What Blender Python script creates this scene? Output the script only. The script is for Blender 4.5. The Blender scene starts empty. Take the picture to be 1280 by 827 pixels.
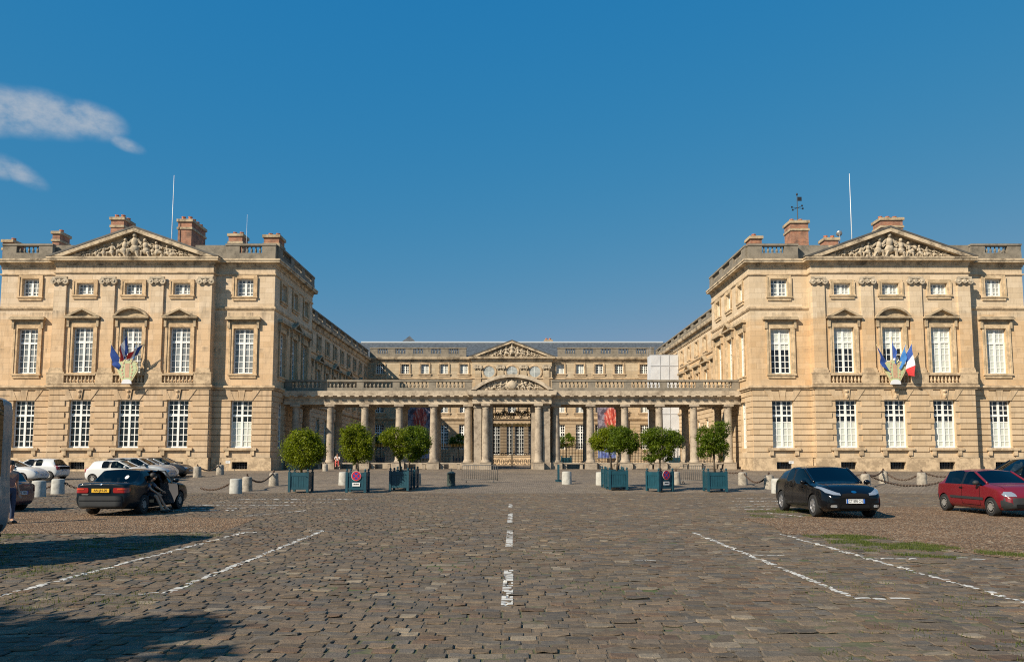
import bpy, bmesh, math, random
import numpy as np
from mathutils import Matrix, Vector
R = math.radians
random.seed(7)
sc = bpy.context.scene
col = sc.collection
PI = math.pi

# ------------------------------------------------------------------ camera model (used to turn measured pixels into metres)
F, PITCH, CX, CY, CAMZ = 960.0, R(5.0), 640.0, 489.0, 1.7
def zat(y, Z):                       # height of picture row y on a vertical plane at distance Z
    return CAMZ + Z*math.tan(PITCH + math.atan((CY-y)/F))
def xat(px, y, Z):
    h = zat(y, Z)-CAMZ
    return (px-CX)/F*(Z*math.cos(PITCH)+h*math.sin(PITCH))
def gz(y):                           # ground height
    if y < 39: return 0.0
    if y < 67: return .83*(y-39)/28
    return .83

# ------------------------------------------------------------------ mesh builder
class MB:
    def __init__(s):
        s.v=[]; s.f=[]; s.m=[]; s.M=Matrix.Identity(4)
    def add(s, vs, fs, mi=0):
        n=len(s.v); M=s.M
        flip = M.determinant()<0
        s.v += [tuple(M@Vector(p)) for p in vs]
        for f in fs:
            g=[n+i for i in f]
            s.f.append(g[::-1] if flip else g); s.m.append(mi)
    def box(s, x0,x1,y0,y1,z0,z1, mi=0):
        s.add([(x0,y0,z0),(x1,y0,z0),(x1,y1,z0),(x0,y1,z0),(x0,y0,z1),(x1,y0,z1),(x1,y1,z1),(x0,y1,z1)],
              [(0,3,2,1),(4,5,6,7),(0,1,5,4),(1,2,6,5),(2,3,7,6),(3,0,4,7)], mi)
    def prism(s, poly, y0, y1, mi=0):    # polygon in (x,z), counter-clockwise, extruded in y
        n=len(poly)
        vs=[(x,y0,z) for x,z in poly]+[(x,y1,z) for x,z in poly]
        fs=[tuple(range(n)), tuple(range(2*n-1,n-1,-1))]+[(i,i+n,(i+1)%n+n,(i+1)%n) for i in range(n)]
        s.add(vs,fs,mi)
    def slab(s, poly, z0, z1, mi=0):     # polygon in (x,y)
        n=len(poly)
        vs=[(x,y,z0) for x,y in poly]+[(x,y,z1) for x,y in poly]
        fs=[tuple(range(n-1,-1,-1)), tuple(range(n,2*n))]+[(i,(i+1)%n,(i+1)%n+n,i+n) for i in range(n)]
        s.add(vs,fs,mi)
    def lathe(s, cx, cy, prof, n=12, mi=0, cap=True):   # prof: (r,z) bottom to top
        vs=[]; fs=[]
        for r,z in prof:
            for k in range(n):
                a=2*PI*k/n; vs.append((cx+r*math.cos(a), cy+r*math.sin(a), z))
        for j in range(len(prof)-1):
            for k in range(n):
                fs.append((j*n+k, j*n+(k+1)%n, (j+1)*n+(k+1)%n, (j+1)*n+k))
        if cap:
            fs.append(tuple(range(n-1,-1,-1))); fs.append(tuple(range((len(prof)-1)*n, len(prof)*n)))
        s.add(vs,fs,mi)
    def tube(s, pts, r, n=6, mi=0, cap=True):
        pts=[Vector(p) for p in pts]; vs=[]; fs=[]
        rr = r if isinstance(r,(list,tuple)) else [r]*len(pts)
        for i,p in enumerate(pts):
            d=(pts[min(i+1,len(pts)-1)]-pts[max(i-1,0)]).normalized()
            a=d.cross(Vector((0,0,1)))
            if a.length<1e-3: a=d.cross(Vector((1,0,0)))
            a.normalize(); b=d.cross(a)
            for k in range(n):
                t=2*PI*k/n; vs.append(p+(a*math.cos(t)+b*math.sin(t))*rr[i])
        for j in range(len(pts)-1):
            for k in range(n): fs.append((j*n+k,(j+1)*n+k,(j+1)*n+(k+1)%n,j*n+(k+1)%n))
        if cap: fs.append(tuple(range(n))); fs.append(tuple(range(len(vs)-1,len(vs)-1-n,-1)))
        s.add(vs,fs,mi)
    def ball(s, c, r, nu=8, nv=6, mi=0):   # r: scalar or (rx,ry,rz)
        if not isinstance(r,(tuple,list)): r=(r,r,r)
        vs=[(c[0],c[1],c[2]-r[2])]; fs=[]
        for j in range(1,nv):
            t=-PI/2+PI*j/nv
            for k in range(nu):
                a=2*PI*k/nu
                vs.append((c[0]+r[0]*math.cos(t)*math.cos(a), c[1]+r[1]*math.cos(t)*math.sin(a), c[2]+r[2]*math.sin(t)))
        vs.append((c[0],c[1],c[2]+r[2])); top=len(vs)-1
        for k in range(nu):
            fs.append((0,1+(k+1)%nu,1+k)); b=1+(nv-2)*nu
            fs.append((b+k,b+(k+1)%nu,top))
        for j in range(nv-2):
            for k in range(nu):
                p=1+j*nu; fs.append((p+k,p+(k+1)%nu,p+nu+(k+1)%nu,p+nu+k))
        s.add(vs,fs,mi)
    def sweep(s, path, prof, closed=False, mi=0):   # path in (x,y), outward on its right; prof (out,z) bottom to top
        n=len(path); P=[Vector(p) for p in path]; offs=[]
        for i in range(n):
            ds=[]
            if closed or i>0: ds.append((P[i]-P[i-1]).normalized())
            if closed or i<n-1: ds.append((P[(i+1)%n]-P[i]).normalized())
            ns=[Vector((d.y,-d.x)) for d in ds]
            if len(ns)==1: offs.append(ns[0])
            else:
                m=(ns[0]+ns[1]); m.normalize(); offs.append(m/max(.3,m.dot(ns[0])))
        k=len(prof); vs=[]; fs=[]
        for i in range(n):
            for o,z in prof:
                q=P[i]+offs[i]*o; vs.append((q.x,q.y,z))
        for i in range(n if closed else n-1):
            j=(i+1)%n
            for a in range(k-1): fs.append((i*k+a, j*k+a, j*k+a+1, i*k+a+1))
        if not closed:
            fs.append(tuple(range(k))); fs.append(tuple(range((n-1)*k+k-1,(n-1)*k-1,-1)))
        s.add(vs,fs,mi)
    def mesh(s, name, mats, smooth=False):
        me=bpy.data.meshes.new(name); me.from_pydata(s.v,[],s.f)
        for m in (mats if isinstance(mats,(list,tuple)) else [mats]): me.materials.append(m)
        me.polygons.foreach_set('material_index', s.m)
        if smooth: me.polygons.foreach_set('use_smooth',[True]*len(s.f))
        me.update()
        return me
    def build(s, name, mats, parent=None, smooth=False, angle=None):
        me=s.mesh(name,mats,smooth)
        if angle is not None:
            me.polygons.foreach_set('use_smooth',[True]*len(s.f)); me.set_sharp_from_angle(angle=R(angle))
        return link(name, me, parent)

def link(name, me, parent=None):
    o=bpy.data.objects.new(name, me); col.objects.link(o)
    if parent is not None:
        o.parent=parent
        if parent.get('abs'): o.location = -parent.location   # a building's parts are modelled in world coordinates
    return o
def tag(o, label=None, cat=None, group=None, kind=None):
    if label: o['label']=label
    if cat: o['category']=cat
    if group: o['group']=group
    if kind: o['kind']=kind
    return o
def empty(name, loc=(0,0,0), label=None, cat=None, group=None, rz=0.0, absolute=False):
    o=bpy.data.objects.new(name,None); col.objects.link(o); o.location=loc; o.rotation_euler=(0,0,rz); o.empty_display_size=.3
    if absolute: o['abs']=1
    return tag(o,label,cat,group)
def children(o): return list(o.children)
def dup(o, parent=None, mat_map=None):
    c=o.copy(); col.objects.link(c); c.parent=parent
    for ch in children(o): dup(ch,c)
    return c

# ------------------------------------------------------------------ materials
def mat(name, build):
    m=bpy.data.materials.new(name); m.use_nodes=True
    nt=m.node_tree; b=nt.nodes['Principled BSDF']
    build(nt,b); return m
def N(nt,t,**k):
    n=nt.nodes.new(t)
    for a,v in k.items(): setattr(n,a,v)
    return n
def L(nt,a,b): nt.links.new(a,b)
def C4(c): return (c[0],c[1],c[2],1)
def noise(nt, vec, scale, detail=4, rough=.55):
    n=N(nt,'ShaderNodeTexNoise'); n.inputs['Scale'].default_value=scale; n.inputs['Detail'].default_value=detail; n.inputs['Roughness'].default_value=rough
    if vec is not None: L(nt,vec,n.inputs['Vector'])
    return n.outputs['Fac']
def ramp(nt, fac, stops):
    r=N(nt,'ShaderNodeValToRGB'); e=r.color_ramp.elements
    while len(e)<len(stops): e.new(.5)
    for i,(p,c) in enumerate(stops): e[i].position=p; e[i].color=C4(c) if isinstance(c,(tuple,list)) else (c,c,c,1)
    L(nt,fac,r.inputs['Fac']); return r.outputs['Color']
def mix(nt, fac, a, b, mode='MIX'):
    n=N(nt,'ShaderNodeMix',data_type='RGBA',blend_type=mode)
    for i,v in ((0,fac),(6,a),(7,b)):
        sock=n.inputs[i]
        if isinstance(v,bpy.types.NodeSocket): L(nt,v,sock)
        elif isinstance(v,(int,float)): sock.default_value=v if i==0 else (v,v,v,1)
        else: sock.default_value=C4(v)
    return n.outputs[2]
def math_(nt, op, a, b=0.0, c=None):
    n=N(nt,'ShaderNodeMath',operation=op)
    for i,v in enumerate((a,b) if c is None else (a,b,c)):
        if isinstance(v,bpy.types.NodeSocket): L(nt,v,n.inputs[i])
        else: n.inputs[i].default_value=v
    return n.outputs[0]
def bump(nt,b,h,strength=.3,dist=.02):
    n=N(nt,'ShaderNodeBump'); n.inputs['Strength'].default_value=strength; n.inputs['Distance'].default_value=dist
    L(nt,h,n.inputs['Height']); L(nt,n.outputs[0],b.inputs['Normal'])
def pos(nt): return N(nt,'ShaderNodeNewGeometry').outputs['Position']
def sepxyz(nt,v):
    s=N(nt,'ShaderNodeSeparateXYZ'); L(nt,v,s.inputs[0]); return s.outputs
def comb(nt,x,y,z=0.0):
    c=N(nt,'ShaderNodeCombineXYZ')
    for i,v in enumerate((x,y,z)):
        if isinstance(v,bpy.types.NodeSocket): L(nt,v,c.inputs[i])
        else: c.inputs[i].default_value=v
    return c.outputs[0]

def simple(name, c, rough=.7, metal=0.0, spec=None, coat=0.0, var=0.0, vscale=6.0):
    def f(nt,b):
        b.inputs['Roughness'].default_value=rough; b.inputs['Metallic'].default_value=metal
        if spec is not None: b.inputs['Specular IOR Level'].default_value=spec
        if coat: b.inputs['Coat Weight'].default_value=coat; b.inputs['Coat Roughness'].default_value=.04
        if var:
            n=noise(nt,pos(nt),vscale)
            L(nt,ramp(nt,n,[(.3,tuple(x*(1-var) for x in c)),(.7,tuple(x*(1+var) for x in c))]),b.inputs['Base Color'])
        else: b.inputs['Base Color'].default_value=C4(c)
    return mat(name,f)

def stone(name, lowc, midc, pale, grime=.5, block=(1.15,.46), tint=1.0, zsplit=(.38,.665)):
    """Ashlar limestone: blocks of slightly different ochre, paler towards the attic storey, grey weathering in patches and streaks."""
    def f(nt,b):
        p=pos(nt); x,y,z=sepxyz(nt,p)
        u=math_(nt,'ADD',x,y)
        br=N(nt,'ShaderNodeTexBrick'); L(nt,comb(nt,u,z),br.inputs['Vector'])
        br.inputs['Scale'].default_value=1.0; br.inputs['Brick Width'].default_value=block[0]; br.inputs['Row Height'].default_value=block[1]
        br.inputs['Mortar Size'].default_value=.012; br.inputs['Mortar Smooth'].default_value=.3; br.inputs['Bias'].default_value=0
        br.inputs['Color1'].default_value=(0,0,0,1); br.inputs['Color2'].default_value=(1,1,1,1); br.inputs['Mortar'].default_value=(.5,.5,.5,1)
        n1=noise(nt,p,.30,5,.6); n1b=noise(nt,comb(nt,math_(nt,'MULTIPLY',u,.25),math_(nt,'MULTIPLY',z,1.3)),1.0,4,.6)
        zn=math_(nt,'ADD',math_(nt,'DIVIDE',z,20.0),math_(nt,'ADD',math_(nt,'MULTIPLY',math_(nt,'SUBTRACT',n1,.5),.10),math_(nt,'MULTIPLY',math_(nt,'SUBTRACT',n1b,.5),.16)))
        a0,a1=zsplit
        base=ramp(nt,zn,[(.06,tuple(x*.92 for x in pale)),(.12,lowc),(a0,lowc),(a0+.03,midc),(a1-.02,midc),(a1+.03,pale)])
        n2=noise(nt,p,1.7,4,.6)
        blk=mix(nt,br.outputs['Color'],(.88,.84,.77),(1.09,1.10,1.11))
        c1=mix(nt,.75,base,blk,'MULTIPLY')
        # patches of paler replaced stone
        c2=mix(nt,math_(nt,'MULTIPLY',ramp(nt,n2,[(.55,0.0),(.75,1.0)]),.35),c1,pale)
        # grey weathering, stretched downwards
        mp=comb(nt,math_(nt,'MULTIPLY',u,1.6),math_(nt,'MULTIPLY',z,.35),0.0)
        n3=noise(nt,mp,1.3,6,.65)
        g=math_(nt,'MULTIPLY',ramp(nt,n3,[(.5,0.0),(.8,1.0)]),grime)
        c3=mix(nt,g,c2,(.17,.145,.11))
        # rain streaks below the ledges
        st=noise(nt,comb(nt,math_(nt,'MULTIPLY',u,2.6),math_(nt,'MULTIPLY',z,.12),0.0),1.0,5,.7)
        led=None
        for zl,ln in ((7.45,1.3),(13.95,.9),(17.9,.9),(10.9,.5)):
            q=N(nt,'ShaderNodeMapRange'); L(nt,z,q.inputs[0]); q.inputs[1].default_value=zl-ln; q.inputs[2].default_value=zl
            k_=math_(nt,'MULTIPLY',q.outputs[0],math_(nt,'LESS_THAN',z,zl+.02))
            led=k_ if led is None else math_(nt,'MAXIMUM',led,k_)
        gs=math_(nt,'MULTIPLY',led,math_(nt,'MULTIPLY',ramp(nt,st,[(.48,0.0),(.68,1.0)]),grime*1.3))
        c3=mix(nt,gs,c3,(.13,.11,.085))
        # damp and dirt near the foot
        zb=N(nt,'ShaderNodeMapRange'); L(nt,z,zb.inputs[0]); zb.inputs[1].default_value=2.6; zb.inputs[2].default_value=.7
        n4=noise(nt,p,.9,6,.65)
        g2=math_(nt,'MULTIPLY',zb.outputs[0],math_(nt,'MULTIPLY',ramp(nt,n4,[(.45,0.0),(.7,1.0)]),.75))
        c4=mix(nt,g2,c3,(.16,.135,.10))
        mort=math_(nt,'MULTIPLY',br.outputs['Fac'],.32)
        c5=mix(nt,mort,c4,tuple(x*.45 for x in midc))
        c6=mix(nt,1.0,c5,(tint,tint,tint),'MULTIPLY')
        L(nt,c6,b.inputs['Base Color']); b.inputs['Roughness'].default_value=.9; b.inputs['Specular IOR Level'].default_value=.2
        nb=noise(nt,p,9,6,.7)
        bump(nt,b,math_(nt,'SUBTRACT',math_(nt,'ADD',nb,math_(nt,'MULTIPLY',n2,1.2)),math_(nt,'MULTIPLY',br.outputs['Fac'],1.2)),.35,.03)
    return mat(name,f)

def trimstone(name, c, dark, amount=.5, scale=1.2):
    def f(nt,b):
        p=pos(nt)
        n1=noise(nt,p,scale,6,.65); n2=noise(nt,p,7,5,.65)
        n=math_(nt,'ADD',math_(nt,'MULTIPLY',n1,.75),math_(nt,'MULTIPLY',n2,.25))
        L(nt,ramp(nt,n,[(.5-amount*.35,dark),(.5+.04,c),(.75,tuple(min(1,x*1.12) for x in c))]),b.inputs['Base Color'])
        b.inputs['Roughness'].default_value=.92; b.inputs['Specular IOR Level'].default_value=.2
        bump(nt,b,n2,.4,.03)
    return mat(name,f)

def glass(name, c, rough=.06, wob=.02):
    def f(nt,b):
        n=noise(nt,pos(nt),.75,5,.7)
        L(nt,ramp(nt,n,[(.32,tuple(x*.45 for x in c)),(.5,c),(.68,tuple(min(1,x*1.45) for x in c))]),b.inputs['Base Color'])  # uneven reflections of old glass are painted into the pane colour
        b.inputs['Roughness'].default_value=rough; b.inputs['Specular IOR Level'].default_value=.6
        bump(nt,b,noise(nt,pos(nt),2.2,2),.25,wob)
    return mat(name,f)

M={}
LOW,MID,PALE=(.56,.41,.265),(.625,.445,.275),(.605,.48,.34)
M['stone']=stone('limestone_ashlar',LOW,MID,PALE,.6)
M['stone_r']=stone('limestone_ashlar_clean',(.565,.425,.275),(.595,.42,.25),(.61,.49,.345),.42)
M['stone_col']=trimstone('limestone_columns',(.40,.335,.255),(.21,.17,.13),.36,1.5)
M['trim']=trimstone('limestone_trim',(.58,.44,.285),(.36,.27,.175),.2,1.3)
M['weather']=trimstone('weathered_limestone',(.24,.21,.165),(.075,.07,.058),.7,1.6)
M['relief']=trimstone('carved_limestone',(.50,.42,.31),(.20,.165,.12),.55,3.0)
M['frame']=simple('white_window_paint',(.80,.81,.77),.45)
M['g_dark']=glass('dark_window_glass',(.012,.013,.015))
M['g_grey']=glass('curtained_window_glass',(.19,.21,.215))  # grey tone covers curtains and sky reflection put into the colour
M['g_pale']=glass('pale_lined_window_glass',(.36,.38,.36))
M['g_white']=simple('white_interior_shutter',(.55,.58,.52),.35,spec=.5,var=.05)
M['slate']=simple('slate_roof',(.075,.086,.095),.55,var=.4,vscale=3)
M['zinc']=simple('zinc_sheet',(.36,.40,.44),.4,.3,var=.15)
M['zinc_pale']=simple('pale_lead_flashing',(.45,.50,.54),.5)
M['pot']=simple('terracotta_pot',(.42,.15,.075),.8,var=.2)
M['cornice']=trimstone('cornice_stone',(.56,.45,.31),(.16,.13,.095),.35,1.0)
M['weather_trim']=trimstone('window_hood_stone',(.46,.36,.235),(.19,.15,.105),.4,1.6)
M['trim_c']=trimstone('colonnade_entablature_stone',(.54,.45,.335),(.26,.21,.155),.35,1.2)
M['stone_far']=stone('limestone_main_building',(.44,.335,.22),(.47,.365,.245),(.49,.40,.28),.35)
M['lead']=simple('dark_lead_capping',(.085,.08,.07),.7,var=.3,vscale=2)
M['iron']=simple('black_wrought_iron',(.018,.018,.020),.5)
M['gold']=simple('gilded_iron',(.42,.26,.07),.5,.5)
M['black']=simple('dark_interior',(.012,.012,.012),.9)
def brickf(nt,b):
    p=pos(nt); x,y,z=sepxyz(nt,p)
    br=N(nt,'ShaderNodeTexBrick'); L(nt,comb(nt,math_(nt,'ADD',x,y),z),br.inputs['Vector'])
    br.inputs['Scale'].default_value=1; br.inputs['Brick Width'].default_value=.24; br.inputs['Row Height'].default_value=.085; br.inputs['Mortar Size'].default_value=.012
    br.inputs['Color1'].default_value=(.30,.10,.05,1); br.inputs['Color2'].default_value=(.43,.17,.08,1); br.inputs['Mortar'].default_value=(.3,.24,.18,1)
    n=noise(nt,p,1.5,5)
    L(nt,mix(nt,ramp(nt,n,[(.45,0.0),(.7,.8)]),br.outputs['Color'],(.09,.06,.045)),b.inputs['Base Color']); b.inputs['Roughness'].default_value=.9
M['brick']=mat('red_brick',brickf)

# ------------------------------------------------------------------ camera, sun, sky
cam=bpy.data.cameras.new('camera'); co=bpy.data.objects.new('camera',cam); col.objects.link(co)
co.location=(0,0,CAMZ); co.rotation_euler=(PI/2+PITCH,0,0)
cam.sensor_fit='HORIZONTAL'; cam.sensor_width=36; cam.lens=36*F/1280; cam.shift_y=(CY-413.5)/1280
cam.clip_start=.1; cam.clip_end=3000
sc.camera=co
AZ,EL=R(49),R(35)
sd=Vector((-math.sin(AZ)*math.cos(EL),-math.cos(AZ)*math.cos(EL),math.sin(EL)))
sl=bpy.data.lights.new('sun','SUN'); so=bpy.data.objects.new('sun',sl); col.objects.link(so)
sl.energy=5.0; sl.angle=R(.5); sl.color=(1,.88,.71)
so.rotation_euler=(-sd).to_track_quat('-Z','Y').to_euler(); so.location=(-30,-30,40)
w=bpy.data.worlds.new('World'); sc.world=w; w.use_nodes=True
nt=w.node_tree; bg=nt.nodes['Background']
sky=N(nt,'ShaderNodeTexSky',sky_type='NISHITA'); sky.sun_disc=False; sky.sun_elevation=EL
sky.sun_rotation=math.atan2(sd.x,sd.y)%(2*PI)
sky.altitude=100; sky.air_density=1.0; sky.dust_density=.25; sky.ozone_density=2.6
# three small fair-weather clouds, fixed by compass direction and elevation
tc=N(nt,'ShaderNodeTexCoord').outputs['Generated']
dx,dy,dz=sepxyz(nt,tc)
az=math_(nt,'ARCTAN2',dx,dy); el=math_(nt,'ARCSINE',dz)
cl=None
nz=noise(nt,comb(nt,math_(nt,'MULTIPLY',az,1.0),math_(nt,'MULTIPLY',el,1.5)),34,8,.6)
def cdir(px,py):
    u=(px-CX)/F; v=(CY-py)/F
    d=Vector((u, math.cos(PITCH)-v*math.sin(PITCH), math.sin(PITCH)+v*math.cos(PITCH))).normalized()
    return math.atan2(d.x,d.y), math.asin(d.z)
for (px,py,rx,ry,tilt,amp) in ((10,138,.070,.026,-.03,1.1),(60,143,.055,.025,-.06,1.1),(112,151,.042,.021,-.08,1.1),(-40,134,.06,.028,0,1.1),(157,180,.024,.0085,-.26,.8),(22,214,.034,.012,-.42,.85),(-8,206,.024,.013,-.35,.85)):
    a0,e0=cdir(px,py); ct,st=math.cos(tilt),math.sin(tilt)
    da=math_(nt,'SUBTRACT',az,a0); de=math_(nt,'SUBTRACT',el,e0)
    p=math_(nt,'DIVIDE',math_(nt,'ADD',math_(nt,'MULTIPLY',da,ct),math_(nt,'MULTIPLY',de,st)),rx)
    q=math_(nt,'DIVIDE',math_(nt,'SUBTRACT',math_(nt,'MULTIPLY',de,ct),math_(nt,'MULTIPLY',da,st)),ry)
    d2=math_(nt,'ADD',math_(nt,'MULTIPLY',p,p),math_(nt,'MULTIPLY',q,q))
    k=math_(nt,'MULTIPLY',math_(nt,'MAXIMUM',math_(nt,'SUBTRACT',1.25,d2),0.0),amp)
    cl=k if cl is None else math_(nt,'MAXIMUM',cl,k)
dens=math_(nt,'MULTIPLY',cl,math_(nt,'ADD',math_(nt,'MULTIPLY',math_(nt,'SUBTRACT',nz,.5),2.1),.86))
cm=N(nt,'ShaderNodeMapRange',interpolation_type='SMOOTHSTEP'); L(nt,dens,cm.inputs[0]); cm.inputs[1].default_value=.04; cm.inputs[2].default_value=1.7; cm.inputs[4].default_value=.78
hs=N(nt,'ShaderNodeHueSaturation'); hs.inputs['Saturation'].default_value=1.0; L(nt,mix(nt,1.0,sky.outputs[0],(.46,.99,1.10),'MULTIPLY'),hs.inputs['Color'])
KS=.0895
sr,sg_,sb_=sepxyz(nt,hs.outputs[0])
def chan(v,c,e): return math_(nt,'MULTIPLY',math_(nt,'POWER',math_(nt,'MULTIPLY',v,KS),e),c/KS)
cg=chan(sg_,.448,.425); skyc=comb(nt,math_(nt,'MINIMUM',chan(sr,6.2,1.74),math_(nt,'MULTIPLY',cg,.62)),cg,chan(sb_,.486,.08))
L(nt,mix(nt,cm.outputs[0],skyc,(5.6,6.0,6.5)),bg.inputs[0])
bg.inputs[1].default_value=.066
sc.view_settings.view_transform='Standard'; sc.view_settings.look='None'; sc.view_settings.gamma=1; sc.view_settings.exposure=.44
sc.view_settings.use_curve_mapping=False
sc.cycles.use_denoising=False; sc.cycles.filter_width=1.1
try: sc.cycles.denoiser='OPENIMAGEDENOISE'; sc.cycles.denoising_input_passes='RGB_ALBEDO_NORMAL'
except Exception: pass
sc.cycles.max_bounces=6; sc.cycles.diffuse_bounces=3; sc.cycles.glossy_bounces=3; sc.cycles.transmission_bounces=4; sc.cycles.transparent_max_bounces=8
sc.cycles.sample_clamp_indirect=4

# ------------------------------------------------------------------ ground
def in_poly(poly,x,y):
    c=False; n=len(poly)
    for i in range(n):
        x1,y1=poly[i]; x2,y2=poly[i-1]
        if (y1>y)!=(y2>y) and x<(x2-x1)*(y-y1)/(y2-y1)+x1: c=not c
    return c
def cobblef(nt,b):
    p=pos(nt); x,y,z=sepxyz(nt,p)
    wob=noise(nt,p,.5,3)
    q=comb(nt,math_(nt,'ADD',x,math_(nt,'MULTIPLY',wob,.3)),math_(nt,'ADD',y,math_(nt,'MULTIPLY',wob,.5)))
    br=N(nt,'ShaderNodeTexBrick'); L(nt,q,br.inputs['Vector'])
    br.inputs['Scale'].default_value=1; br.inputs['Brick Width'].default_value=.24; br.inputs['Row Height'].default_value=.2; br.inputs['Mortar Size'].default_value=.02; br.inputs['Mortar Smooth'].default_value=.6
    br.inputs['Color1'].default_value=(.15,.117,.085,1); br.inputs['Color2'].default_value=(.26,.21,.155,1); br.inputs['Mortar'].default_value=(.11,.085,.06,1)
    n=noise(nt,p,.25,6,.6)
    c=mix(nt,1.0,br.outputs['Color'],ramp(nt,n,[(.3,(.72,.72,.74)),(.7,(1.2,1.16,1.08))]),'MULTIPLY')
    n2=noise(nt,p,.6,5,.6)
    c=mix(nt,ramp(nt,n2,[(.62,0.0),(.75,.35)]),c,(.07,.085,.03))
    L(nt,c,b.inputs['Base Color']); b.inputs['Roughness'].default_value=.85
    bump(nt,b,math_(nt,'SUBTRACT',noise(nt,p,12,4),math_(nt,'MULTIPLY',br.outputs['Fac'],1.0)),.6,.05)
M['cobble_far']=mat('pale_cobbled_forecourt',cobblef)
g=MB()
ys=[-150,-20,0,20,38.99]; xs=[-500,-60,-30,0,30,60,500]
ysl=ys+[39.0+i*4 for i in range(0,8)]+[67,80,110,200,900]
ysl=sorted(set(ysl))
for i in range(len(ysl)-1):
    for j in range(len(xs)-1):
        a,b_=ysl[i],ysl[i+1]
        g.add([(xs[j],a,gz(a)-.035),(xs[j+1],a,gz(a)-.035),(xs[j+1],b_,gz(b_)-.035),(xs[j],b_,gz(b_)-.035)],[(0,1,2,3)])
o=g.build('ground',M['cobble_far']); tag(o,'pale cobbled forecourt and ground reaching the horizon','ground',kind='structure')

def soilf(nt,b):
    p=pos(nt)
    n=noise(nt,p,.55,6,.62); n2=noise(nt,p,14,4)
    c=ramp(nt,n2,[(.3,(.075,.058,.040)),(.7,(.15,.118,.082))])
    c=mix(nt,ramp(nt,n,[(.5,0.0),(.64,.85)]),c,(.055,.085,.018))
    L(nt,c,b.inputs['Base Color']); b.inputs['Roughness'].default_value=1; bump(nt,b,n2,.6,.03)
M['soil']=mat('earth_and_moss_joints',soilf)
g=MB(); g.add([(-26,2,-.0095),(26,2,-.0095),(26,38.6,-.0095),(-26,38.6,-.0095)],[(0,1,2,3)])
tag(g.build('road_bed',M['soil']),'earth and moss joints between the paving stones','joints',kind='structure')

GRAVEL_L=[(-30,24.6),(-30,17.6),(-15,17.3),(-9.5,17.9),(-6.75,18.2),(-7.0,20),(-7.25,22.0),(-9,22.6),(-10.8,22.9),(-12,24.4)]
GRAVEL_R=[(6.15,17.6),(6.6,19.6),(6.5,22.4),(8.3,22.4),(10.9,26.6),(12,27.4),(30,27.6),(30,12.4),(8.6,12.9),(8.2,14.3),(7.9,17.3)]
def gravelf(nt,b):
    p=pos(nt)
    v=N(nt,'ShaderNodeTexVoronoi'); L(nt,p,v.inputs['Vector']); v.inputs['Scale'].default_value=26
    c=ramp(nt,sepxyz(nt,v.outputs['Color'])[0],[(.0,(.10,.052,.022)),(.4,(.24,.128,.058)),(.75,(.33,.205,.11)),(1.0,(.50,.41,.29))])
    n=noise(nt,p,.7,5)
    c=mix(nt,1.0,c,ramp(nt,n,[(.3,(.75,.75,.75)),(.7,(1.1,1.1,1.1))]),'MULTIPLY')
    n5=noise(nt,p,7,5,.75)
    c=mix(nt,1.0,c,ramp(nt,n5,[(.32,(.45,.42,.40)),(.5,(1,1,1)),(.68,(1.7,1.75,1.8))]),'MULTIPLY')
    n3=noise(nt,p,.9,6,.65)
    c=mix(nt,ramp(nt,n3,[(.6,0.0),(.72,.7)]),c,(.085,.082,.05))
    L(nt,c,b.inputs['Base Color']); b.inputs['Roughness'].default_value=.95
    bump(nt,b,math_(nt,'SUBTRACT',noise(nt,p,5,6,.75),v.outputs['Distance']),1.0,.09)
M['gravel']=mat('reddish_gravel',gravelf)
for nm,poly,lab in (('gravel_bed',GRAVEL_L,'reddish brown gravel behind the parked dark saloon'),('gravel_bed',GRAVEL_R,'reddish brown gravel under the parked red and black cars')):
    g=MB(); n=len(poly)
    g.add([(x,y,.002) for x,y in poly],[tuple(range(n))])
    tag(g.build(nm,M['gravel']),lab,'gravel',kind='stuff')

# individual setts, laid in slightly wavering courses
rng=np.random.default_rng(3)
STONES=[]   # (x0,x1,y0,y1,z,tx,ty)
def wave(x,y): return .10*math.sin(x*.32+y*.11)+.05*math.sin(x*.9+1.3+y*.4)
y=3.0
ROWS=[]
while y<38.4:
    d=rng.uniform(.145,.19)
    if y>33: d=.15
    x=-25-rng.uniform(0,.3); row=[]
    lim=max(9,min(25.5,y*.75+3))
    x=-lim-rng.uniform(0,.3)
    while x<lim:
        wd=rng.uniform(.15,.31) if y<33 else rng.uniform(.15,.22)
        cx,cy=x+wd/2,y+d/2
        if not in_poly(GRAVEL_L,cx,cy) and not in_poly(GRAVEL_R,cx,cy):
            e=rng.uniform(.0,.010); f_=rng.uniform(.0,.010)
            row.append((x+.004,x+wd-.005,y+.003+e,y+d-.003-f_,rng.normal(0,.005 if y<22 else .003),rng.normal(0,.022 if y<22 else .012),rng.normal(0,.026 if y<22 else .012)))
        x+=wd
    ROWS.append((y,d,row)); STONES+=row
    y+=d
S=np.array(STONES); ns=len(S)
G=4; t=np.linspace(-1,1,G)
uu,vv=np.meshgrid(t,t); uu=uu.ravel(); vv=vv.ravel()
sq=np.maximum(np.abs(uu),np.abs(vv)); ru=uu*(1-.10*(np.abs(vv)**3)); rv=vv*(1-.12*(np.abs(uu)**3))
drop=-.002*(uu**2+vv**2)*.5-.005*(sq>.99)
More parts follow.
